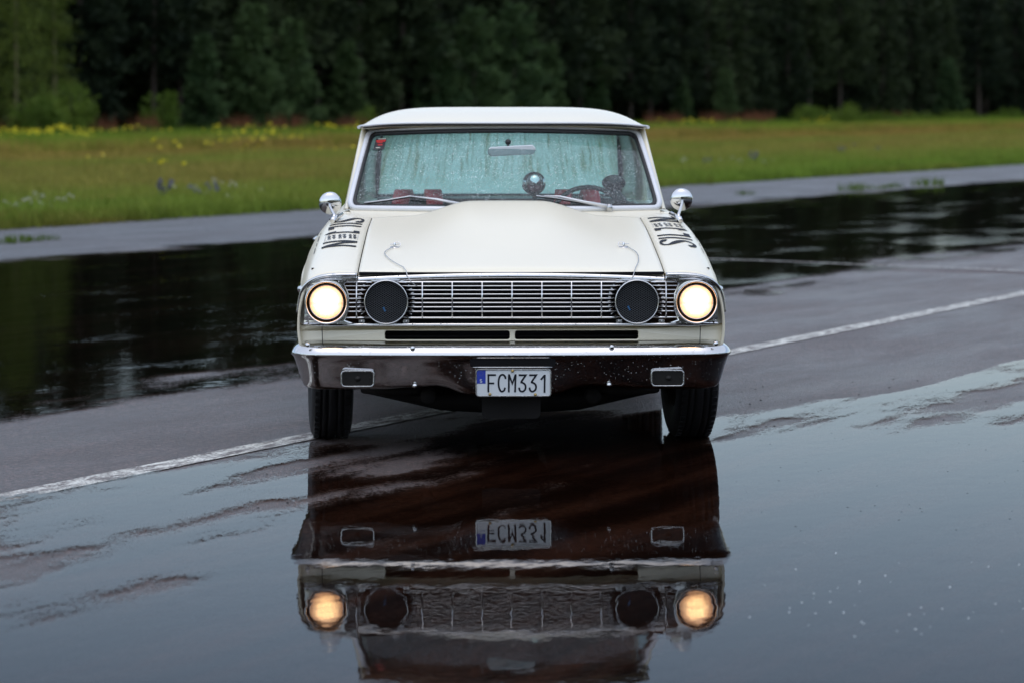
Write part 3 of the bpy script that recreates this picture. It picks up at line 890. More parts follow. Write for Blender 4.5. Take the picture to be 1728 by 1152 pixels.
# ---- body sides: cross sections (half), from the hood seam over the crest to the rocker
YS = [0.13, 0.35, 0.75, 1.15, 1.55, 2.2, 3.0, 3.8, 4.5, 4.95]
SEC = [
    [(0.658, 0.772), (0.760, 0.776), (0.862, 0.745), (0.900, 0.660), (0.912, 0.540), (0.895, 0.42)],
    [(0.655, 0.812), (0.760, 0.818), (0.862, 0.792), (0.908, 0.690), (0.918, 0.540), (0.90, 0.34)],
    [(0.650, 0.873), (0.755, 0.880), (0.858, 0.853), (0.920, 0.735), (0.925, 0.560), (0.90, 0.29)],
    [(0.645, 0.925), (0.750, 0.933), (0.852, 0.905), (0.928, 0.770), (0.930, 0.570), (0.895, 0.29)],
    [(0.640, 0.966), (0.740, 0.972), (0.838, 0.943), (0.930, 0.790), (0.930, 0.570), (0.89, 0.29)],
    [(0.690, 0.985), (0.760, 0.988), (0.838, 0.950), (0.930, 0.800), (0.930, 0.570), (0.89, 0.29)],
    [(0.690, 0.985), (0.765, 0.988), (0.845, 0.950), (0.930, 0.800), (0.930, 0.570), (0.89, 0.29)],
    [(0.640, 0.975), (0.765, 0.978), (0.845, 0.945), (0.925, 0.790), (0.925, 0.570), (0.89, 0.30)],
    [(0.600, 0.940), (0.760, 0.945), (0.845, 0.910), (0.910, 0.760), (0.910, 0.560), (0.88, 0.33)],
    [(0.590, 0.890), (0.750, 0.895), (0.835, 0.860), (0.890, 0.720), (0.890, 0.550), (0.87, 0.38)],
]
SECA = np.array(SEC)
def crom(P, t):
    n = len(P) - 1; x = min(max(t, 0), 1) * n; i = min(int(x), n - 1); f = x - i
    p1, p2 = P[i], P[i + 1]; p0 = P[i - 1] if i > 0 else 2 * p1 - p2; p3 = P[i + 2] if i + 2 <= n else 2 * p2 - p1
    return 0.5 * (2 * p1 + (p2 - p0) * f + (2 * p0 - 5 * p1 + 4 * p2 - p3) * f * f + (3 * p1 - p0 - 3 * p2 + p3) * f ** 3)
YSA = np.array(YS)
def section(y):
    i = int(np.clip(np.searchsorted(YSA, y) - 1, 0, len(YS) - 2)); f = (y - YSA[i]) / (YSA[i + 1] - YSA[i])
    f = min(max(f, 0), 1)
    def tang(j):
        if j == 0: return (SECA[1] - SECA[0]) / (YSA[1] - YSA[0])
        if j == len(YS) - 1: return (SECA[-1] - SECA[-2]) / (YSA[-1] - YSA[-2])
        return (SECA[j + 1] - SECA[j - 1]) / (YSA[j + 1] - YSA[j - 1])
    h = YSA[i + 1] - YSA[i]
    return ((2 * f ** 3 - 3 * f ** 2 + 1) * SECA[i] + (f ** 3 - 2 * f ** 2 + f) * h * tang(i) + (-2 * f ** 3 + 3 * f ** 2) * SECA[i + 1] + (f ** 3 - f ** 2) * h * tang(i + 1))
WY_F, WY_R, ARCH = 0.84, 3.72, 0.405
def body_pt(y, t, side=1):
    P = section(y)
    p = crom(P, t)
    z3, z5 = P[3][1], P[5][1]; zl = z5
    for wy in (WY_F, WY_R):
        d = abs(y - wy)
        if d < ARCH: zl = max(zl, 0.33 + math.sqrt(ARCH * ARCH - d * d) * 0.92)
    x, z = p
    if z < z3 and zl > z5:
        z = z3 + (z - z3) * (z3 - zl) / (z3 - z5)
    return Vector((side * x, y, z))
def body_n(y, t, side=1):
    e = 0.004
    a = body_pt(y + e, t, side) - body_pt(y - e, t, side); b = body_pt(y, min(1, t + e), side) - body_pt(y, max(0, t - e), side)
    n = a.cross(b); n.normalize()
    return n if n.dot(Vector((side, 0, 0.6))) > 0 else -n
ts = np.linspace(0, 1, 26)
def panel(name, y0, y1, ny, parent=CAR, label=None):
    out = []
    for side in (-1, 1):
        mb = MB()
        ysq = sorted(set(list(np.linspace(y0, y1, ny)) + [wy + ARCH * math.sin(a) for wy in (WY_F, WY_R) for a in np.linspace(-PI / 2, PI / 2, 17) if y0 < wy + ARCH * math.sin(a) < y1]))
        mb.grid(lambda t, y: body_pt(y, t, side), list(ts), ysq, flip=(side < 0))
        out.append(mb.build(name, M_PAINT, parent, solid=0.012))
    return out
fenders = panel('front_fender', 0.125, 1.607, 30)
doors = panel('door', 1.613, 2.94, 16)
quarters = panel('rear_quarter', 2.946, 4.95, 30)
for d, s in zip(doors, (-1, 1)):
    h_ = MB(); h_.tube([(s * 0.955, 2.66, 0.80), (s * 0.968, 2.7, 0.80), (s * 0.968, 2.82, 0.80), (s * 0.955, 2.86, 0.80)], 0.009, 6)
    h_.build('door_handle', M_CHROME_CLEAN, d)

# ---- hood with teardrop scoop
def hood_pt(u, y):
    P = section(y); hw = P[0][0] - 0.005; z = P[0][1]
    x = u * hw
    z += 0.017 * (1 - u * u) + 0.0
    wv = lerp(0.50, 0.40, sstep(0.3, 1.45, y))
    hgt = 0.064 * sstep(0.20, 1.55, y) ** 1.15
    z += hgt * (1 - sstep(lerp(0.08, 0.40, sstep(0.6, 1.45, y)), 1.14, abs(x) / wv))
    if y < 0.20: z -= 0.022 * ((0.20 - y) / 0.065) ** 2 * 0.6
    return Vector((x, y, z))
mb = MB(); mb.grid(hood_pt, list(np.linspace(-1, 1, 81)), [0.135, 0.145, 0.16, 0.18, 0.2] + list(np.linspace(0.23, 1.47, 32)))
hood = mb.build('hood', M_PAINT, CAR, solid=0.014)
def on_hood(x, y):
    hw = section(y)[0][0] - 0.005
    return hood_pt(x / hw, y)
# chrome strip on the hood lip
mb = MB()
def lip(a, q):
    x = a * 0.652; base = hood_pt(a, 0.137)
    prof = [(0.012, 0.003), (-0.006, 0.002), (-0.016, -0.006), (-0.018, -0.016), (-0.012, -0.026), (0.006, -0.030)]
    dy, dz = prof[int(q)]
    return Vector((x, base.y + dy, base.z + dz))
mb.grid(lip, list(np.linspace(-1, 1, 41)), range(6))
mb.build('hood_trim', M_CHROME, CAR, fixn=True)
# cowl in front of the windshield
def ws_base(u): return Vector((u * 0.755, 1.56 + 0.16 * u * u, 1.000))
mb = MB()
mb.grid(lambda u, k: lerp(Vector((u * 0.72, 1.452, 0.955 + 0.012 * (1 - u * u))), ws_base(u) + Vector((0, 0.03, -0.006)), k), list(np.linspace(-1, 1, 31)), [0, 0.35, 0.7, 1.0])
mb.build('cowl', M_PAINT, CAR, fixn=True)

# ---- windshield
def ws(u, v):
    hb, ht = 0.742, 0.664
    x = u * lerp(hb, ht, v)
    y = lerp(1.56, 2.13, v) + lerp(0.16, 0.13, v) * u * u
    z = lerp(1.000, 1.368, v) - 0.018 * v * u * u + 0.012 * math.sin(PI * v)
    return Vector((x, y, z))
mb = MB(); mb.grid(ws, list(np.linspace(-1, 1, 25)), list(np.linspace(0, 1, 13)))
glass = mb.build('windshield', M_WINDSHIELD, CAR)
def ws_perim(inset, r=0.10):
    lp = rrect(0, 0.5, 2 - 2 * inset, 1 - 3.4 * inset, r, 6)
    return lp
def per(inset, off=0.0, rx=0.05, rz=0.10):
    pts = []
    W2, H2 = 1 - inset, 0.5 - inset * 1.9
    cor = ((1, 1, 0), (-1, 1, 90), (-1, -1, 180), (1, -1, 270))
    for ci, (sx, sz, a) in enumerate(cor):
        for i in range(7):
            q = math.radians(a + 90 * i / 6)
            u = sx * (W2 - rx) + rx * math.cos(q); v = 0.5 + sz * (H2 - rz) + rz * math.sin(q)
            pts.append((u, v))
        nx = cor[(ci + 1) % 4]
        a2 = math.radians(nx[2])
        e = (nx[0] * (W2 - rx) + rx * math.cos(a2), 0.5 + nx[1] * (H2 - rz) + rz * math.sin(a2))
        s_ = pts[-1]
        for i in range(1, 10): pts.append((lerp(s_[0], e[0], i / 10), lerp(s_[1], e[1], i / 10)))
    return [ws(u, v) + Vector((0, -0.51, 0.86)) * off for u, v in pts]
mb = MB(); mb.tube(per(0.008, 0.001), 0.0125, 6, closed=True); mb.build('windshield_gasket', M_BLACK, CAR)
mb = MB(); mb.tube(per(-0.0125, 0.006), 0.0150, 8, closed=True); mb.build('windshield_trim', M_STEEL_FRAME, CAR)
# sticker in the upper corner
mb = MB()
stp = lambda a, b, o=0.0: ws(-0.945 + a * 0.078, 0.735 + b * 0.17) + Vector((0, -0.51, 0.86)) * (0.003 + o)
mb.grid(lambda a, b: stp(a, b), [0, 0.5, 1], [0, 0.5, 1])
for b, a0, a1, mi in ((0.93, 0.2, 0.95, 2), (0.80, 0.05, 1.0, 1), (0.72, 0.1, 0.95, 1), (0.60, 0.2, 0.7, 1), (0.40, 0.3, 0.75, 1), (0.16, 0.2, 0.6, 2)):
    mb.grid(lambda a, q: stp(a, q, 0.0012), [a0, a1], [b - 0.035, b + 0.035], mi)
mb.build('windshield_sticker', [M_STICK, M_STICKRED, M_WHITEFL], glass)

# ---- roof, pillars, drip rail
def roof_pt(u, y):
    hw = 0.712 - 0.03 * sstep(3.0, 3.6, y)
    amp = 0.018 + 0.074 * (1 - ((2.85 - y) / 0.76) ** 2.4) if y < 2.85 else 0.092 - 0.05 * ((y - 2.85) / 0.7) ** 2
    base = 1.389 - 0.012 * sstep(2.85, 3.5, y)
    yy = y + (0.10 * u * u if y < 2.6 else 0) * (2.6 - min(y, 2.6)) / 0.5
    return Vector((u * hw, yy, base + amp * (1 - abs(u) ** 6.0)))
us = [math.sin(a) for a in np.linspace(-PI / 2, PI / 2, 41)]
mb = MB(); mb.grid(roof_pt, us, list(2.09 + 0.76 * np.linspace(0, 1, 16) ** 1.7) + list(np.linspace(2.93, 3.5, 9)))
mb.build('roof', M_PAINT, CAR, solid=0.02)
mb = MB(); mb.tube([roof_pt(u, 2.09) + Vector((0, -0.004, -0.004)) for u in np.linspace(-1, 1, 31)], 0.0055, 6)
for s in (-1, 1): mb.tube([roof_pt(s, y) + Vector((s * 0.010, 0, -0.008)) for y in np.linspace(2.09, 3.5, 12)], 0.009, 6)
mb.build('drip_rail', M_STEEL_FRAME, CAR)
mb = MB(); mb.tube([roof_pt(u, 2.09) + Vector((0, 0.004, -0.0135)) for u in np.linspace(-0.98, 0.98, 31)], 0.0045, 6)
mb.build('roof_seal', M_BLACK, CAR)
# header panel above the glass
mb = MB()
mb.grid(lambda u, k: lerp(ws(u, 1.03) + Vector((0, 0.0, 0)), roof_pt(u * 0.965, 2.09) + Vector((0, 0.03, -0.012)), k), list(np.linspace(-1, 1, 25)), [0, 0.5, 1])
mb.build('header_panel', M_PAINT, CAR, fixn=True)
mb = MB()
mb.grid(lambda u, y: roof_pt(u * 0.95, y) + Vector((0, 0.03, -0.035)), us, [2.12, 2.3, 2.6, 3.0, 3.4])
mb.build('headliner', M_LINER, CAR)
for s in (-1, 1):
    mb = MB()
    A0, A1 = ws(s * 1.02, -0.02), ws(s * 1.03, 1.02)
    B0, B1 = Vector((s * 0.782, 1.80, 0.985)), Vector((s * 0.708, 2.30, 1.392))
    Cc0, Cc1 = Vector((s * 0.76, 1.86, 0.985)), Vector((s * 0.69, 2.36, 1.385))
    k = 9; pts = []
    for i in range(k):
        t = i / (k - 1)
        pts += [lerp(A0, A1, t), lerp(A0, A1, t) * 0.35 + lerp(B0, B1, t) * 0.65 + Vector((0, -0.012, 0.004)), lerp(B0, B1, t), lerp(Cc0, Cc1, t), lerp(A0, A1, t) + Vector((-s * 0.01, 0.05, 0))]
    fs = [(i * 5 + j, i * 5 + (j + 1) % 5, (i + 1) * 5 + (j + 1) % 5, (i + 1) * 5 + j) for i in range(k - 1) for j in range(5)]
    mb.add(pts, fs, 0, True); mb.build('windshield_pillar', M_PAINT, CAR, fixn=True)
    # rear pillar
    mb = MB()
    f = lambda k_, t: lerp(lerp(Vector((s * 0.705, 2.95, 1.385)), Vector((s * 0.64, 3.52, 1.37)), k_), lerp(Vector((s * 0.775, 3.02, 0.98)), Vector((s * 0.70, 3.95, 0.972)), k_), t) + Vector((s * 0.02 * math.sin(PI * t), 0, 0))
    mb.grid(f, [0, 0.33, 0.66, 1], list(np.linspace(0, 1, 9))); mb.build('rear_pillar', M_PAINT, CAR, solid=0.03, fixn=True)
    mb = MB()
    f = lambda k_, t: lerp(lerp(Vector((s * 0.692, 2.40, 1.372)), Vector((s * 0.70, 2.97, 1.375)), k_), lerp(Vector((s * 0.758, 1.90, 0.975)), Vector((s * 0.770, 3.03, 0.975)), k_), t) + Vector((s * 0.02 * math.sin(PI * t), 0, 0))
    mb.grid(f, list(np.linspace(0, 1, 9)), list(np.linspace(0, 1, 7))); mb.build('side_window', M_SIDEGLASS, CAR)
def rw(u, v):
    return Vector((u * lerp(0.685, 0.645, v), lerp(3.93, 3.47, v) - 0.10 * u * u, lerp(0.985, 1.365, v)))
mb = MB(); mb.grid(rw, list(np.linspace(-1, 1, 15)), list(np.linspace(0, 1, 9)))
mb.build('rear_window', M_REARGLASS, CAR)
mb = MB(); mb.tube([rw(u, 0.0) for u in np.linspace(-1, 1, 9)] + [rw(1, v) for v in np.linspace(0.1, 1, 6)] + [rw(u, 1.0) for u in np.linspace(0.9, -1, 9)] + [rw(-1, v) for v in np.linspace(0.9, 0.1, 6)], 0.018, 6, closed=True)
mb.build('rear_window_gasket', M_BLACK, CAR)
# trunk and tail
mb = MB()
mb.grid(lambda u, y: Vector((u * (section(y)[0][0] - 0.004), y, section(y)[0][1] + 0.012 * (1 - u * u))), list(np.linspace(-1, 1, 15)), list(np.linspace(3.9, 4.95, 10)))
mb.build('trunk_lid', M_PAINT, CAR, solid=0.012)
mb = MB(); mb.grid(lambda u, z: Vector((u * 0.87, 4.95 - 0.03 * u * u, z)), list(np.linspace(-1, 1, 11)), [0.36, 0.5, 0.7, 0.86]); mb.build('rear_panel', M_PAINT, CAR, solid=0.02)

# ---- front: bezels, valance, grille
def front_bend(x, y, z):
    a = abs(x)
    y += 0.9 * max(0, a - 0.78) ** 2 * 3.0 + 0.02 * (a / 0.9) ** 2
    return (x, y, z)
bez = [(604.5, 466), (575, 466.5), (556, 467.5), (540, 470.5), (526, 477), (516, 487), (510, 498), (506.5, 512), (504, 530), (503.5, 541), (506, 546.5), (513, 549.5), (560, 551), (597, 550), (597, 544), (584, 540), (590, 524), (591, 509), (590, 495), (583, 480), (588, 473.5), (604.5, 473.5)]
for s in (-1, 1):
    lp = [(s * abs(PX(a)), PZ(b)) for a, b in bez]
    cx, cz = s * abs(PX(553)), PZ(509.5)
    sheet('headlight_bezel', M_CHROME, [lp, circle(cx, cz, 0.0865, 40)], 0.022, CAR, 0.085, front_bend, 0.005)
    for bx, bz in ((525, 476.5), (519, 542.5)):
        b_ = MB(); b_.lathe([(0.0001, -0.004), (0.004, -0.003), (0.005, 0.0)], front_bend(s * abs(PX(bx)), 0.083, PZ(bz)), 10)
        b_.build('bezel_screw', M_CHROME_DULL, CAR)
    # chrome brow over the bezel
    mb = MB()
    P = [(604, 463.5), (580, 463.5), (560, 464.5), (543, 467), (528, 473), (517, 482), (510.5, 493), (506.5, 508), (504, 528)]
    brow = [Vector(front_bend(s * abs(PX(a)), 0.082, PZ(b))) for a, b in smooth_pl(P, 4)]
    mb.tube(brow, 0.0085, 8, sx=1.6)
    mb.build('headlight_brow', M_CHROME, CAR)
    # headlight
    hl = thing('headlight', '', 'x'); del hl['label'], hl['category']
    hl.parent = CAR; hl.location = (cx, 0.07, cz)
    mb = MB(); mb.lathe([(0.080, 0.03), (0.083, 0.0), (0.087, -0.014), (0.091, -0.012), (0.0925, 0.0), (0.091, 0.05)], (0, 0, 0), 48); mb.build('headlight_ring', M_CHROME_CLEAN, hl, fixn=True)
    mb = MB(); mb.lathe([(0.0690, 0.012), (0.0715, 0.003), (0.0735, 0.006), (0.0745, 0.03)], (0, 0, 0), 48); mb.build('retaining_ring', M_CHROME_CLEAN, hl, fixn=True)
    mb = MB(); mb.lathe([(0.060, 0.05), (0.088, 0.022)], (0, 0, 0), 32); mb.build('headlight_bucket', M_DARK, hl, fixn=True)
    mb = MB(); mb.lathe([(0.0001, -0.012), (0.025, -0.0105), (0.048, -0.005), (0.062, 0.004), (0.0695, 0.012)], (0, 0, 0), 48); mb.build('headlight_lens', M_LENS, hl)
    # side trim spear
    mb = MB()
    mb.tube([(s * 0.900, 0.30, 0.70), (s * 0.909, 0.33, 0.695), (s * 0.917, 0.45, 0.69), (s * 0.924, 0.75, 0.70), (s * 0.929, 1.5, 0.72)], [0.004, 0.015, 0.014, 0.011, 0.009], 8)
    mb.build('side_trim', M_CHROME_CLEAN, CAR)
# valance with two slots
val = [(PX(503.5), PZ(549)), (PX(1225.5), PZ(549)), (PX(1226), PZ(560)), (PX(1221), PZ(576)), (PX(1216), PZ(600)), (PX(513), PZ(600)), (PX(508), PZ(576)), (PX(503), PZ(560))]
sl = [rrect((PX(651) + PX(861.5)) / 2, PZ(565.5), PX(861.5) - PX(651), 0.038, 0.010), rrect((PX(870.5) + PX(1079)) / 2, PZ(565.5), PX(1079) - PX(870.5), 0.038, 0.010)]
val2 = []
for a, b in zip(val, val[1:] + val[:1]):
    n_ = 30 if abs(a[0] - b[0]) > 1 else 1
    val2 += [(lerp(a[0], b[0], i / n_), lerp(a[1], b[1], i / n_)) for i in range(n_)]
sheet('front_valance', M_PAINT, [val2] + sl, 0.03, CAR, 0.098, front_bend, 0.004)
for s in (-1, 1):
    mb = MB(); mb.tube([front_bend(s * 0.806, 0.0975, PZ(551)), front_bend(s * 0.803, 0.0975, PZ(590))], 0.0018, 4); mb.build('valance_seam', M_BLACK, CAR)
# lower moulding under the grille
mb = MB()
mb.tube([Vector(front_bend(x, 0.085, PZ(547.5) + 0.0)) for x in np.linspace(-0.70, 0.70, 31)], 0.0075, 8, sx=1.7); mb.build('grille_moulding', M_CHROME, CAR)
# dark cavity behind
mb = MB()
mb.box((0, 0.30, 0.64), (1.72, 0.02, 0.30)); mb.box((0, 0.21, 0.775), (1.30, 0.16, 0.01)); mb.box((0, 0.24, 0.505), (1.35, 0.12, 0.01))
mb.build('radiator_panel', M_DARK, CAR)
# grille
GR = thing('grille', '', 'x'); del GR['label'], GR['category']; GR.parent = CAR
HX = 0.5325; HZ = PZ(509)
bar_z = [476.5, 483, 490, 497, 504.2, 511.3, 518.5, 526, 536.5]
def cup(x, z):
    """how far a bar end is pulled back near a lamp"""
    d = 9
    for lx in (-HX, HX): d = min(d, math.hypot(x - lx, z - HZ))
    return 0.024 * (1 - sstep(0.088, 0.122, d)), d
for i, py in enumerate(bar_z):
    z = PZ(py); th = 0.0050 if i in (0, 8) else 0.0036
    mb = MB(); seg = []
    for x in np.linspace(-0.712, 0.712, 160):
        c_, d = cup(x, z)
        if d < 0.088:
            if len(seg) > 2: mb.tube(seg, th, 6, sx=1.7)
            seg = []
        else: seg.append(Vector((x, 0.112 + c_ + 0.01 * (x / 0.7) ** 2, z)))
    if len(seg) > 2: mb.tube(seg, th, 6, sx=1.7)
    mb.build('grille_bar', M_CHROME_CLEAN, GR)
for px in (714, 764.5, 815, 865.5, 916, 966, 1016.5, 603, 1126):
    x = PX(px); mb = MB()
    mb.tube([(x, 0.109, PZ(475)), (x, 0.109, PZ(536))], 0.0036, 6, sx=1.4)
    mb.build('grille_post', M_CHROME_CLEAN, GR)
for px in (612, 687, 1046, 1118):
    mb = MB(); mb.cham((PX(px), 0.10, PZ(541.5)), (0.026, 0.012, 0.012), 0.002); mb.lathe([(0.0001, -0.008), (0.004, -0.007), (0.0045, 0)], (PX(px), 0.094, PZ(541.5)), 8)
    mb.build('grille_clip', M_CHROME_DULL, GR)
# cup rings of the lamp recesses
for lx in (-HX, HX):
    mb = MB(); n = 40
    for j in range(n):
        a = 2 * PI * j / n
        p0 = Vector((lx + 0.094 * math.cos(a), 0.155, HZ + 0.094 * math.sin(a))); p1 = Vector((lx + 0.120 * math.cos(a), 0.118, HZ + 0.120 * math.sin(a)))
        if abs(p1.z - HZ) < 0.075: mb.tube([p0, p1], 0.0026, 5)
    mb.build('lamp_recess', M_CHROME_DULL, GR)
    dl = thing('covered_lamp', '', 'x'); del dl['label'], dl['category']; dl.parent = CAR; dl.location = (lx, 0.075, HZ)
    mb = MB(); mb.lathe([(0.0885, 0.012), (0.0885, -0.004), (0.0905, -0.008), (0.0935, -0.006), (0.0945, 0.004), (0.092, 0.06)], (0, 0, 0), 48); mb.build('lamp_ring', M_CHROME_CLEAN, dl, fixn=True)
    mb = MB(); mb.lathe([(0.0001, 0.024), (0.089, 0.024)], (0, 0, 0), 40); mb.build('lamp_backing', M_DARK, dl)
    mb = MB(); R_ = 0.0885
    for ang in (math.radians(32), math.radians(-32)):
        d = Vector((math.cos(ang), 0, math.sin(ang))); nn = Vector((-d.z, 0, d.x))
        q = -R_ + 0.003
        while q < R_:
            hL = math.sqrt(max(0, R_ * R_ - q * q))
            mb.tube([nn * q - d * hL + Vector((0, 0.006, 0)), nn * q + d * hL + Vector((0, 0.006, 0))], 0.0012, 4, caps=False)
            q += 0.0080
    mb.build('mesh_cover', M_MESH, dl)
    mb = MB(); o_ = (0.0, 0.0) if lx < 0 else (-0.026, 0.004)
    mb.ribbon([(-0.012 + o_[0], -0.022 + o_[1]), (-0.007 + o_[0], -0.034 + o_[1]), (-0.003 + o_[0], -0.040 + o_[1])], [0.009, 0.006, 0.009], lambda a, b: (a, 0.0035, b)); mb.build('blue_mark', M_BLUE, dl)

# ---- bumper
def bz(x):
    a = abs(x)
    tab = [(0, 0.268), (0.185, 0.268), (0.215, 0.274), (0.27, 0.296), (0.32, 0.305), (0.42, 0.300), (0.55, 0.292), (0.8, 0.289), (1.1, 0.300)]
    for (x0, z0), (x1, z1) in zip(tab[:-1], tab[1:]):
        if a <= x1: return lerp(z0, z1, sstep(x0, x1, a))
    return 0.30
path = []
for x in np.linspace(-0.80, 0.80, 61): path.append((x, 0.035 * (x / 0.8) ** 2))
e0 = path[-1]
cor = []
for q in np.linspace(0.12, 1, 9):
    a = q * math.radians(78); r = 0.125
    cor.append((e0[0] + r * math.sin(a) * 1.02, e0[1] + r * (1 - math.cos(a)) + 0.01 * q))
tail = [(cor[-1][0] + 0.004, cor[-1][1] + 0.12), (cor[-1][0] + 0.002, cor[-1][1] + 0.30)]
right_end = cor + tail
left_end = [(-x, y) for x, y in right_end][::-1]
BP = left_end + path + right_end
prof = [(-0.085, 0.468), (-0.080, 0.484), (-0.072, 0.491), (-0.060, 0.491), (-0.034, 0.483), (-0.012, 0.474), (-0.003, 0.468), (0.004, 0.461), (0.0095, 0.453), (0.0135, 0.446), (0.0155, 0.4405), (0.0135, 0.4360), (0.007, 0.4305), (0.001, 0.421), (-0.003, 0.408), (-0.007, 0.398), (-0.009, 0.390), (-0.013, 0.380), (-0.020, 0.352), (-0.029, 0.325), (-0.036, -2), (-0.046, -1), (-0.062, 0)]
rows = []
for i, (x, y) in enumerate(BP):
    a = Vector(BP[max(i - 1, 0)]); b = Vector(BP[min(i + 1, len(BP) - 1)]); t = (b - a).normalized()
    n = Vector((t.y, -t.x))
    zb = bz(x); rw_ = []
    for o, z in prof:
        if z == -2: z = zb + 0.016
        elif z == -1: z = zb + 0.004
        elif z == 0: z = zb
        elif z < 0.40: z = lerp(zb + 0.016, 0.40, (z - 0.305) / 0.095)
        rw_.append(Vector((x + n.x * o, y + n.y * o, z)))
    rows.append(rw_)
mb = MB(); np_ = len(prof)
vs = [p for r in rows for p in r]
mb.add(vs, [(i * np_ + j, i * np_ + j + 1, (i + 1) * np_ + j + 1, (i + 1) * np_ + j) for i in range(len(rows) - 1) for j in range(np_ - 1)], 0, True)
BUMP = mb.build('front_bumper', M_CHROME, CAR, fixn=True)
def bump_y(x): return 0.035 * (min(abs(x), 0.8) / 0.8) ** 2
for px, py, yy in ((696.5, 586.5, -0.012), (1033, 585, -0.012), (519, 582, 0.028), (1210, 581, 0.028), (700, 651.5, -0.006), (1029, 650.5, -0.006)):
    x = (px - 864.2) * 0.0025; z = 1.5 - (py - 175) * 0.0025
    mb = MB(); ax = (0, 0.80, -0.6) if py < 600 else (0, 1, 0.1)
    mb.lathe([(0.0001, -0.008), (0.006, -0.007), (0.010, -0.003), (0.011, 0.003)], (x, bump_y(x) + (-0.002 if py < 600 else 0.030) + (0.01 if abs(x) > .8 else 0), z), 16, ax)
    mb.build('bumper_bolt', M_CHROME_CLEAN, BUMP)
# parking lamps set into the bumper
for px in (603.5, 1128):
    x = (px - 864.2) * 0.0025; z = 1.5 - (639 - 175) * 0.0025
    ly = bump_y(x) + 0.006
    pk = thing('parking_lamp', '', 'x'); del pk['label'], pk['category']; pk.parent = CAR; pk.location = (x, ly, z)
    sheet('lamp_frame', M_CHROME_DULL, [rrect(0, 0, 0.143, 0.072, 0.018), rrect(0, 0, 0.129, 0.058, 0.012)], 0.014, pk, -0.006, None, 0.002)
    sheet('lamp_lens', M_LAMPLENS, [rrect(0, 0, 0.130, 0.059, 0.012)], 0.004, pk, 0.001)
    mb = MB(); mb.lathe([(0.0001, -0.007), (0.010, -0.005), (0.014, 0.003)], (0.004 if px > 800 else 0, 0.0, 0), 16)
    for sx in (-1, 1): mb.lathe([(0.0001, -0.003), (0.003, -0.002), (0.0034, 0.003)], (sx * 0.052, 0.0, 0.004), 8)
    mb.build('lamp_bulb', M_LAMPLENS, pk)
# near-black sheet stands in for the shaded slot over the plate
sheet('bumper_slot_shade', M_DARK, [rrect(0.0035, 0.4095, 0.362, 0.034, 0.009)], 0.010, BUMP, -0.003, None, 0.001)
mb = MB(); mb.tube([(x, -0.004, 0.3905) for x in np.linspace(-0.165, 0.17, 9)], 0.0024, 6); mb.build('slot_lip', M_CHROME_CLEAN, BUMP)

# ---- number plate
PLT = thing('number_plate', '', 'x'); del PLT['label'], PLT['category']; PLT.parent = CAR; PLT.location = (0.006, -0.008, 0.3255)
K = 0.3175 / 1315
def pz(zx, zy): return ((zx - 858) * K, -(zy - 527) * K)
sheet('plate_board', M_PLATE, [rrect(0, 0, 0.312, 0.110, 0.011)], 0.003, PLT, 0.0)
sheet('plate_frame', M_CHROME_DULL, [rrect(0, 0, 0.319, 0.117, 0.014), rrect(0, 0, 0.3085, 0.1065, 0.010)], 0.006, PLT, -0.003, None, 0.001)
mb = MB()
for pts, curved in (([(420, 692), (420, 376)], 0), ([(404, 390), (552, 390)], 0), ([(425, 535), (522, 535)], 0),
            ([(722, 458), (704, 405), (664, 384), (622, 410), (602, 470), (598, 540), (606, 610), (630, 662), (660, 678), (696, 655), (712, 608)], 1),
            ([(776, 692), (778, 376)], 0), ([(780, 384), (838, 540), (893, 384)], 0), ([(896, 376), (886, 692)], 0),
            ([(950, 393), (1072, 393), (992, 512)], 0), ([(980, 518), (1025, 528), (1062, 562), (1070, 610), (1052, 656), (1008, 680), (970, 660), (956, 608)], 1),
            ([(1132, 393), (1254, 393), (1174, 512)], 0), ([(1162, 518), (1207, 528), (1244, 562), (1252, 610), (1234, 656), (1190, 680), (1152, 660), (1138, 608)], 1),
            ([(1336, 474), (1404, 394)], 0), ([(1405, 386), (1400, 702)], 0)):
    q = smooth_pl(pts, 5) if curved else pts
    mb.ribbon([pz(*p) for p in q], 32 * K, lambda a, b: (a, -0.0012, b))
mb.build('plate_lettering', M_PRINT, PLT)
mb = MB(); a, b = pz(212, 540), pz(372, 308)
mb.add([(a[0], -0.0008, a[1]), (b[0], -0.0008, a[1]), (b[0], -0.0008, b[1]), (a[0], -0.0008, b[1])], [(0, 1, 2, 3)], 0)
for i in range(12):
    c = pz(292 + 36 * math.cos(i * PI / 6), 366 + 36 * math.sin(i * PI / 6)); mb.add([(c[0] + 0.0014 * math.cos(t), -0.0016, c[1] + 0.0014 * math.sin(t)) for t in (0.3, 1.57, 2.8, 4.1, 5.3)], [(0, 1, 2, 3, 4)], 1)
mb.ribbon([pz(*p) for p in smooth_pl([(308, 472), (292, 464), (276, 472), (278, 486), (294, 492), (308, 502), (304, 514), (288, 518), (274, 508)], 4)], 9 * K, lambda a, b: (a, -0.0016, b), 2)
mb.build('plate_emblem', [M_PLATE_BLUE, simple('star_dark_gold', (0.10, 0.10, 0.16), 0.5), M_PLATE], PLT)
for zx, zy in ((842, 322), (447, 728), (1241, 735)):
    c = pz(zx, zy); mb = MB(); mb.lathe([(0.0001, -0.007), (0.005, -0.006), (0.0068, -0.001), (0.0068, 0.002)], (c[0], -0.001, c[1]), 12); mb.build('plate_screw', M_GOLD, PLT)

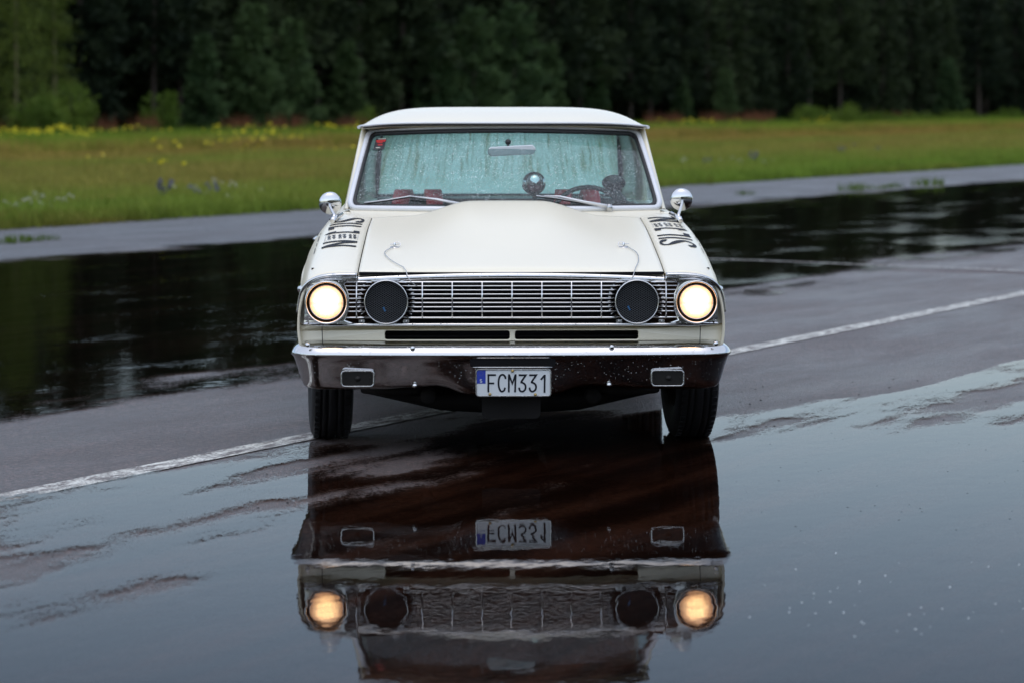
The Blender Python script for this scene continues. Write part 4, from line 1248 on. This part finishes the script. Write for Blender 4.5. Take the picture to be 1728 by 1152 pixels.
# ---- hood pins with lanyards
for s, px, py in ((-1, 662, 419), (1, 1067, 416)):
    x = s * 0.508; y = 0.63
    p = on_hood(x, y)
    hp = thing('hood_pin', '', 'x'); del hp['label'], hp['category']; hp.parent = CAR; hp.location = p; hp.rotation_euler = (math.radians(7), 0, 0)
    mb = MB(); mb.lathe([(0.0001, 0.004), (0.020, 0.003), (0.022, -0.001)], (0, 0, 0), 20, (0, 0, 1)); mb.build('pin_plate', M_CHROME_DULL, hp)
    mb = MB(); mb.lathe([(0.0055, 0.0), (0.0055, 0.018), (0.003, 0.022), (0.0001, 0.022)], (0, 0, 0), 10, (0, 0, 1)); mb.build('pin_stud', M_CHROME_CLEAN, hp)
    mb = MB(); mb.tube([(-s * 0.012 + 0.013 * math.cos(a), 0.008 * math.sin(a) - 0.004, 0.014 + 0.009 * math.sin(a)) for a in np.linspace(0, 2 * PI, 14)[:-1]], 0.0018, 5, closed=True); mb.tube([(-0.02, 0, 0.013), (0.024, 0.002, 0.014)], 0.002, 5); mb.build('pin_clip', M_CHROME_CLEAN, hp)
    # lanyard lies over the hood and drops to the grille
    if s < 0: way = [(-0.515, 0.61), (-0.548, 0.52), (-0.540, 0.42), (-0.505, 0.30), (-0.462, 0.20)]; end = [(-0.449, 0.125, 0.788), (-0.443, 0.098, 0.768), (-0.427, 0.092, 0.742), (-0.410, 0.098, 0.728), (-0.398, 0.104, 0.722)]
    else: way = [(0.525, 0.61), (0.553, 0.52), (0.560, 0.42), (0.552, 0.30), (0.535, 0.20)]; end = [(0.526, 0.125, 0.787), (0.518, 0.098, 0.768), (0.503, 0.090, 0.748), (0.492, 0.088, 0.738), (0.484, 0.094, 0.730)]
    W = [on_hood(a, b) + Vector((0, 0, 0.006)) for a, b in smooth_pl(way, 5)] + [Vector(e) for e in end]
    mb = MB(); mb.tube(W, 0.0019, 5); mb.build('lanyard_wire', M_CHROME_DULL, CAR)

# ---- black lettering on both fenders
def letters():
    """strokes in (along, across) of a word cell system: along = reading direction in m, across = 0 at the baseline .. 1 top; returns (polyline, width, kind)"""
    out = []
    x = 0.0
    Sx = [(0.115, 0.80), (0.118, 0.90), (0.075, 0.985), (0.030, 0.93), (0.022, 0.76), (0.060, 0.58), (0.100, 0.40), (0.112, 0.22), (0.075, 0.03), (0.022, 0.05), (0.006, 0.20)]
    ww = [0.055, 0.04, 0.018, 0.022, 0.028, 0.05, 0.05, 0.026, 0.018, 0.035, 0.055]
    P = smooth_pl(Sx, 5); wq = list(np.interp(np.linspace(0, 10, len(P)), range(11), ww))
    out.append((P, wq, 0))
    out.append((sub([(0.175, 0.0), (0.175, 1.0)], 8), 0.026, 0))
    out.append((sub([(0.245, 0.0), (0.245, 1.0)], 8), 0.026, 0)); out.append((sub([(0.245, 0.11), (0.315, 0.11)], 4), [0.2 * 0.17] * 5, 2))
    out.append((sub([(0.42, 0.06), (0.42, 1.0)], 8), 0.026, 0)); out.append((sub([(0.42, 0.90), (0.375, 0.90)], 3), [0.034] * 4, 2)); out.append((smooth_pl([(0.432, 0.04), (0.41, 0.12), (0.385, 0.30)], 4), list(np.linspace(0.05, 0.012, 9)), 0))
    for i, a in enumerate((0.12, 0.26, 0.43, 0.57, 0.74, 0.87)):
        for j in range(4):
            b0 = 0.475 + 0.026 * j
            out.append(([(b0, a + 0.010 * j), (b0 + 0.014, a + 0.010 * j + 0.005)], 0.014 + 0.006 * ((i + j) % 2), 1))
    for a in (0.02, 0.5, 0.98): out.append((sub([(0.47, a), (0.585, a)], 3), 0.004, 3))
    for b in (0.47, 0.585): out.append((sub([(b, 0.0), (b, 0.2)], 3), 0.005, 3))
    out.append((sub([(0.635, 0.0), (0.635, 1.0)], 8), 0.028, 0)); out.append((sub([(0.640, 0.97), (0.735, 0.03)], 8), 0.034, 0)); out.append((sub([(0.740, 0.0), (0.740, 1.0)], 8), 0.028, 0))
    return out
def fender_text(side, y_start, dirn, t0=0.345, t1=0.055):
    cells = {}
    def fn(al, ac):
        y = y_start + dirn * al; t = lerp(t0, t1, ac)
        return body_pt(y, t, side) + body_n(y, t, side) * 0.0025
    for pl, wd, kind in letters():
        mx = sum(p[0] for p in pl) / len(pl)
        cell = sum(mx > q for q in (0.15, 0.21, 0.34, 0.455, 0.61))
        mb = cells.setdefault(cell, MB())
        # widths are given in metres; the across axis is scaled to roughly 0.19 m
        P = [(a, b * 0.19) for a, b in pl]
        f2 = lambda a, b: fn(a, b / 0.19)
        mb.ribbon(P, [q * 0.78 for q in wd] if hasattr(wd, '__len__') and kind != 2 else (wd if kind == 2 else wd * 0.95), f2, 1 if kind == 3 else 0)
    for c_ in cells.values(): c_.build('letter', [M_PRINT, M_PRINT_FINE], fenders[0 if side < 0 else 1])
fender_text(-1, 1.40, -1)
fender_text(1, 0.66, 1)
for side in (-1, 1):
    for a, b, wq in ((0.36, 0.50, 0.012), (0.53, 0.62, 0.010), (0.65, 0.80, 0.014), (0.83, 0.9, 0.010)):
        f = lambda p, q: body_pt(p, 0.418 + (q - 0.418) * 0.6, side) + body_n(p, q, side) * 0.0025
        mb = MB(); mb.ribbon(sub([(a + 0.28, 0.415), (b + 0.28, 0.42)], 6), wq, f)
        mb.build('side_letter', M_PRINT, fenders[0 if side < 0 else 1])

# ---- door mirrors
for s in (-1, 1):
    x = s * 0.826; c = Vector((x + s * 0.004, 1.45, 1.026 if s < 0 else 1.042))
    mr = thing('wing_mirror', '', 'x'); del mr['label'], mr['category']; mr.parent = CAR
    mb = MB(); mb.lathe([(0.0001, -0.016), (0.018, -0.0145), (0.034, -0.0095), (0.046, -0.002), (0.0515, 0.005), (0.0535, 0.013), (0.0535, 0.020), (0.051, 0.026), (0.0001, 0.024)], c, 32, (s * 0.10, 1, 0.16)); mb.build('mirror_shell', M_CHROME_CLEAN, mr, fixn=True)
    b = Vector((s * 0.806, 1.30, 0.958))
    mb = MB(); mb.tube([b, b + Vector((s * 0.0, 0.02, 0.02)), c + Vector((0, -0.045, -0.012)), c + Vector((0, -0.030, -0.006))], [0.010, 0.007, 0.006, 0.009], 8); mb.build('mirror_stalk', M_CHROME_CLEAN, mr)
    mb = MB(); mb.tube([b + Vector((-s * 0.03, 0.10, 0.022)), b + Vector((0, 0.02, 0.004)), b + Vector((s * 0.008, -0.02, -0.008))], [0.012, 0.016, 0.011], 8); mb.build('mirror_foot', M_CHROME_CLEAN, mr)

# ---- wipers
def ws_px(px, py, off=0.02):
    """point on the windshield plane seen at that pixel, solved by iteration in (u, v)"""
    u, v = 0.0, 0.3
    for _ in range(40):
        p = ws(u, v) + Vector((0, -0.51, 0.86)) * off; D = 12 + p.y
        qx = 864 + (p.x - 0.0192 * p.y) * 4800 / D; qy = 175 + (1.5 - p.z) * 4800 / D
        u += (px - qx) / 270; v += -(py - qy) / 125
        v = min(max(v, -0.3), 1.2)
    return ws(u, v) + Vector((0, -0.51, 0.86)) * off
for bl, arm in ((((615, 343.5), (655, 338.5), (692, 332.5), (738, 337), (768, 343)), ((693, 331.5), (735, 336.5), (775, 344))),
                (((905, 332), (940, 336), (975, 342), (1008, 349)), ((918, 331), (945, 332), (985, 341), (1024, 348)))):
    wp = thing('wiper', '', 'x'); del wp['label'], wp['category']; wp.parent = CAR
    mb = MB(); mb.tube([ws_px(a, b, 0.012) for a, b in bl], 0.0045, 6); mb.build('wiper_blade', M_BLACK, wp)
    mb = MB(); mb.tube([ws_px(a, b - 1.2, 0.022) for a, b in bl], 0.0030, 6); mb.build('blade_holder', M_STEEL_FRAME, wp)
    mb = MB(); mb.tube([ws_px(a, b, 0.034) for a, b in arm], [0.003, 0.0045, 0.0065, 0.008][:len(arm)], 8); mb.build('wiper_arm', M_STEEL_FRAME, wp)
mb = MB(); p = ws_px(1028, 352, 0.02); mb.lathe([(0.016, -0.03), (0.017, 0.0), (0.014, 0.018), (0.0001, 0.022)], p, 14, (0, -0.4, 0.9)); mb.build('wiper_pivot', M_CHROME_DULL, CAR)

# ---- interior
INT = thing('interior', '', 'x'); del INT['label'], INT['category']; INT.parent = CAR
mb = MB()
mb.grid(lambda u, k: Vector((u * 0.73, lerp(1.66 + 0.13 * u * u, 2.02, k), [0.975, 0.988, 0.985, 0.93, 0.75][int(k * 4 + 0.5)])), list(np.linspace(-1, 1, 15)), [0, 0.25, 0.5, 0.75, 1.0])
mb.build('dashboard', M_REDDASH, INT, fixn=True)
def seat_bm(cx, y, w_, top, tilt, mat, name):
    mb = MB(); pts = lambda u, t: Vector((cx + u * w_ / 2 * (1 - 0.12 * t ** 3), y + tilt * t - 0.03 * (1 - u * u), lerp(0.45, top, t) - 0.03 * abs(u) ** 4 * t))
    mb.grid(pts, list(np.linspace(-1, 1, 13)), list(np.linspace(0, 1, 9))); return mb.build(name, mat, INT, solid=0.13)
for cx in (-0.40, 0.40):
    st = seat_bm(cx, 2.55, 0.52, 1.015, 0.16, M_SEAT, 'front_seat')
mb = MB()
seat_bm(0, 3.28, 1.30, 0.985, 0.15, M_REDDASH, 'rear_seat')
mb = MB(); mb.box((0, 3.70, 0.972), (1.40, 0.48, 0.02)); mb.build('parcel_shelf', M_SEAT, INT)
for cx, lean in ((-0.515, 0.03), (-0.350, -0.02), (0.31, 0.02), (0.455, -0.02)):
    mb = MB()
    mb.grid(lambda u, t: Vector((cx + u * 0.042 + lean * (t - 0.5) * 1.3, 2.51 + 0.22 * t ** 2, [0.86, 0.95, 1.02, 1.055, 1.058, 1.03][int(t * 5 + 0.5)])), [-1, 0, 1], [0, 0.2, 0.4, 0.6, 0.8, 1.0])
    mb.build('shoulder_belt', M_RED, INT, solid=0.03)
mb = MB()
c = Vector((0.420, 2.10, 0.915)); tl = Matrix.Rotation(math.radians(-25), 3, 'X')
mb.tube([c + tl @ Vector((0.185 * math.cos(a), 0, 0.185 * math.sin(a))) for a in np.linspace(0, 2 * PI, 33)[:-1]], 0.0125, 8, closed=True)
for a in (0.3, PI - 0.3, -PI / 2): mb.tube([c + tl @ Vector((0.03 * math.cos(a), 0, 0.03 * math.sin(a))), c + tl @ Vector((0.18 * math.cos(a), 0, 0.18 * math.sin(a)))], 0.011, 6)
mb.lathe([(0.0001, -0.03), (0.045, -0.02), (0.05, 0.02)], c, 16, tl @ Vector((0, 1, 0)))
mb.build('steering_wheel', M_BLACK, INT)
# chrome gauge pod on the dash
tg = thing('dash_gauge', '', 'x'); del tg['label'], tg['category']; tg.parent = CAR
mb = MB(); c = Vector((0.150, 1.93, 1.108)); mb.lathe([(0.0001, -0.032), (0.02, -0.029), (0.036, -0.020), (0.047, -0.004), (0.0525, 0.012), (0.054, 0.02), (0.056, 0.022), (0.056, 0.075), (0.0001, 0.075)], c, 32, (-0.12, 1, 0)); mb.build('gauge_shell', M_CHROME_CLEAN, tg, fixn=True)
mb = MB(); mb.tube([c + Vector((0, 0.03, -0.05)), c + Vector((0, 0.03, -0.13))], 0.012, 8); mb.build('gauge_stalk', M_BLACK, tg)
tg = thing('dark_gauge', '', 'x'); del tg['label'], tg['category']; tg.parent = CAR
mb = MB(); c = Vector((0.540, 1.98, 1.108)); mb.lathe([(0.0001, -0.02), (0.03, -0.015), (0.052, 0.0), (0.056, 0.03), (0.0001, 0.035)], (0, 0, 0), 24, (0, 1, 0))
mb.v = [(p[0] * 1.05 + c.x, p[1] + c.y, p[2] * 0.72 + c.z) for p in mb.v]
mb.build('gauge_shell', M_BLACK, tg, fixn=True)
mb = MB(); mb.tube([c + Vector((0.0, 0.01, -0.03)), c + Vector((0.05, 0.0, -0.13))], [0.02, 0.04], 8); mb.build('gauge_stalk', M_BLACK, tg)
# interior mirror
im = thing('interior_mirror', '', 'x'); del im['label'], im['category']; im.parent = CAR
mb = MB(); c = Vector((0.036, 1.985, 1.268))
mb.cham(c, (0.235, 0.022, 0.046), 0.014, rot=Matrix.Rotation(math.radians(-3), 3, 'Y')); mb.build('mirror_back', simple('pale_mirror_back', (0.62, 0.66, 0.68), 0.3), im, bevel=0.004)
mb = MB(); mb.tube([c + Vector((-0.016, 0.0, 0.012)), c + Vector((-0.017, 0.015, 0.035))], 0.006, 8); mb.lathe([(0.0001, -0.012), (0.011, -0.006), (0.015, 0.004)], c + Vector((-0.017, 0.016, 0.042)), 14); mb.build('mirror_mount', M_BLACK, im)
# floor, firewall: keep daylight out from below
mb = MB(); mb.box((0, 2.6, 0.30), (1.62, 4.3, 0.03)); mb.box((0, 1.58, 0.62), (1.68, 0.02, 0.66)); mb.build('floor_pan', M_UNDER, CAR)
for s in (-1, 1):
    for wy in (WY_F, WY_R):
        mb = MB()
        mb.grid(lambda k, a: Vector((s * lerp(0.60, 0.90, k), wy + 0.425 * math.cos(a), 0.33 + 0.405 * math.sin(a))), [0, 0.5, 1], list(np.linspace(0.0, PI, 13)))
        mb.add([(s * 0.60, wy - 0.43, 0.30), (s * 0.60, wy + 0.43, 0.30), (s * 0.60, wy + 0.43, 0.76), (s * 0.60, wy - 0.43, 0.76)], [(0, 1, 2, 3)])
        mb.build('wheel_well', M_DARK, CAR)
# ---- chassis pieces below the bumper
mb = MB(); mb.cham((0.0, 0.22, 0.215), (0.25, 0.14, 0.115), 0.014); mb.build('skid_block', M_UNDER, CAR)
mb = MB(); mb.tube([(-0.62, 0.62, 0.26), (-0.3, 0.55, 0.205), (0.0, 0.53, 0.195), (0.3, 0.55, 0.205), (0.62, 0.62, 0.26)], [0.045, 0.055, 0.06, 0.055, 0.045], 8); mb.build('crossmember', M_UNDER, CAR)
mb = MB(); mb.cham((0, 1.2, 0.20), (0.36, 0.6, 0.15), 0.04); mb.build('oil_pan', M_UNDER, CAR)
for s in (-1, 1):
    mb = MB(); mb.tube([(s * 0.355, 0.30, 0.245), (s * 0.36, 0.5, 0.22)], 0.022, 10); mb.lathe([(0.0001, -0.012), (0.010, -0.01), (0.028, -0.004), (0.036, 0.0), (0.036, 0.05)], (s * 0.355, 0.27, 0.240), 20); mb.build('tie_bush', M_UNDER, CAR)
    mb = MB(); mb.tube([(s * 0.38, 0.32, 0.262), (s * 0.52, 0.34, 0.255), (s * 0.64, 0.42, 0.262)], 0.024, 8); mb.build('sway_bar', M_UNDER, CAR)
    mb = MB(); mb.tube([(s * 0.36, 0.84, 0.28), (s * 0.72, 0.84, 0.24)], 0.03, 8); mb.build('control_arm', M_UNDER, CAR)

# ---- wheels
def wheel(x, y, steer):
    s = 1 if x > 0 else -1
    wh = thing('wheel', '', 'x'); del wh['label'], wh['category']; wh.parent = CAR; wh.location = (x, y, 0.331); wh.rotation_euler = (0, 0, steer)
    hw = 0.088; R0 = 0.333
    half = [(0.19, 0.074), (0.225, 0.088), (0.27, 0.094), (0.305, 0.088), (0.322, 0.078), (0.329, 0.068), (R0 - 0.001, 0.058), (R0 - 0.001, 0.053), (R0 - 0.011, 0.051), (R0 - 0.011, 0.045), (R0, 0.043), (R0, 0.026), (R0 - 0.011, 0.024), (R0 - 0.011, 0.018), (R0, 0.016), (R0, 0.002)]
    pr = half + [(r, -d) for r, d in half[::-1]]
    mb = MB(); mb.lathe(pr, (0, 0, 0), 64, (1, 0, 0)); ty = mb.build('tyre', M_TYRE, wh, fixn=True)
    mb = MB(); mb.lathe([(0.192, 0.08), (0.185, 0.07), (0.175, 0.04), (0.165, 0.0), (0.175, -0.04), (0.185, -0.07), (0.192, -0.08)], (0, 0, 0), 40, (1, 0, 0))
    mb.lathe([(0.17, s * 0.03), (0.12, s * 0.045), (0.07, s * 0.035), (0.04, s * 0.06), (0.0001, s * 0.065)], (0, 0, 0), 40, (1, 0, 0)); mb.build('rim', M_RIM, wh)
    mb = MB(); mb.lathe([(0.15, -s * 0.03), (0.15, -s * 0.055), (0.06, -s * 0.075), (0.0001, -s * 0.075)], (0, 0, 0), 32, (1, 0, 0)); mb.build('brake_drum', M_UNDER, wh)
    # tread blocks on the shoulders
    mb = MB()
    for i in range(60):
        a = 2 * PI * i / 60
        for q in (-1, 1):
            mb.box((q * 0.066, (R0 - 0.003) * math.cos(a), (R0 - 0.003) * math.sin(a)), (0.022, 0.020, 0.009), rot=Matrix.Rotation(a - PI / 2, 3, 'X'))
    o = mb.build('tread_blocks', M_TYRE, wh); o['kind'] = 'stuff'
ST = math.radians(4.6)
wheel(-0.803, WY_F, ST); wheel(0.815, WY_F, ST); wheel(-0.79, WY_R, 0); wheel(0.79, WY_R, 0)

# ------------------------------------------------------------------ rain bubbles floating on the near puddle
mb = MB()
def bubble(x, y, r):
    mb.lathe([(r, 0.0), (r * 0.85, r * 0.5), (r * 0.45, r * 0.85), (0.0001, r * 0.95)], (x, y, 0.008), 8, (0, 0, 1))
for i in range(46):
    px = rng.choice([rng.normal(1360, 60), rng.normal(1600, 70), rng.uniform(1280, 1728)]); py = rng.normal(1010, 38)
    D = 7200 / (py - 175); bubble((px - 864) / 4800 * D, D, rng.uniform(0.0015, 0.0036))
o = mb.build('rain_bubbles', simple('bubble_film', (0.55, 0.6, 0.62), 0.15)); o['kind'] = 'stuff'
mb = MB()
for i in range(150):
    px = rng.uniform(1215, 1728); py = rng.uniform(640, 900); D = 7200 / (py - 175); r = rng.uniform(0.003, 0.007)
    mb.lathe([(r, 0.0), (r * 0.7, r * 0.6), (0.0001, r * 0.8)], ((px - 864) / 4800 * D, D, 0.004), 6, (0, 0, 1))
for i in range(60):
    px = rng.uniform(0, 500); py = rng.uniform(800, 950); D = 7200 / (py - 175); r = rng.uniform(0.003, 0.006)
    mb.lathe([(r, 0.0), (r * 0.7, r * 0.6), (0.0001, r * 0.8)], ((px - 864) / 4800 * D, D, 0.004), 6, (0, 0, 1))
o = mb.build('grit', M_UNDER); o['kind'] = 'stuff'
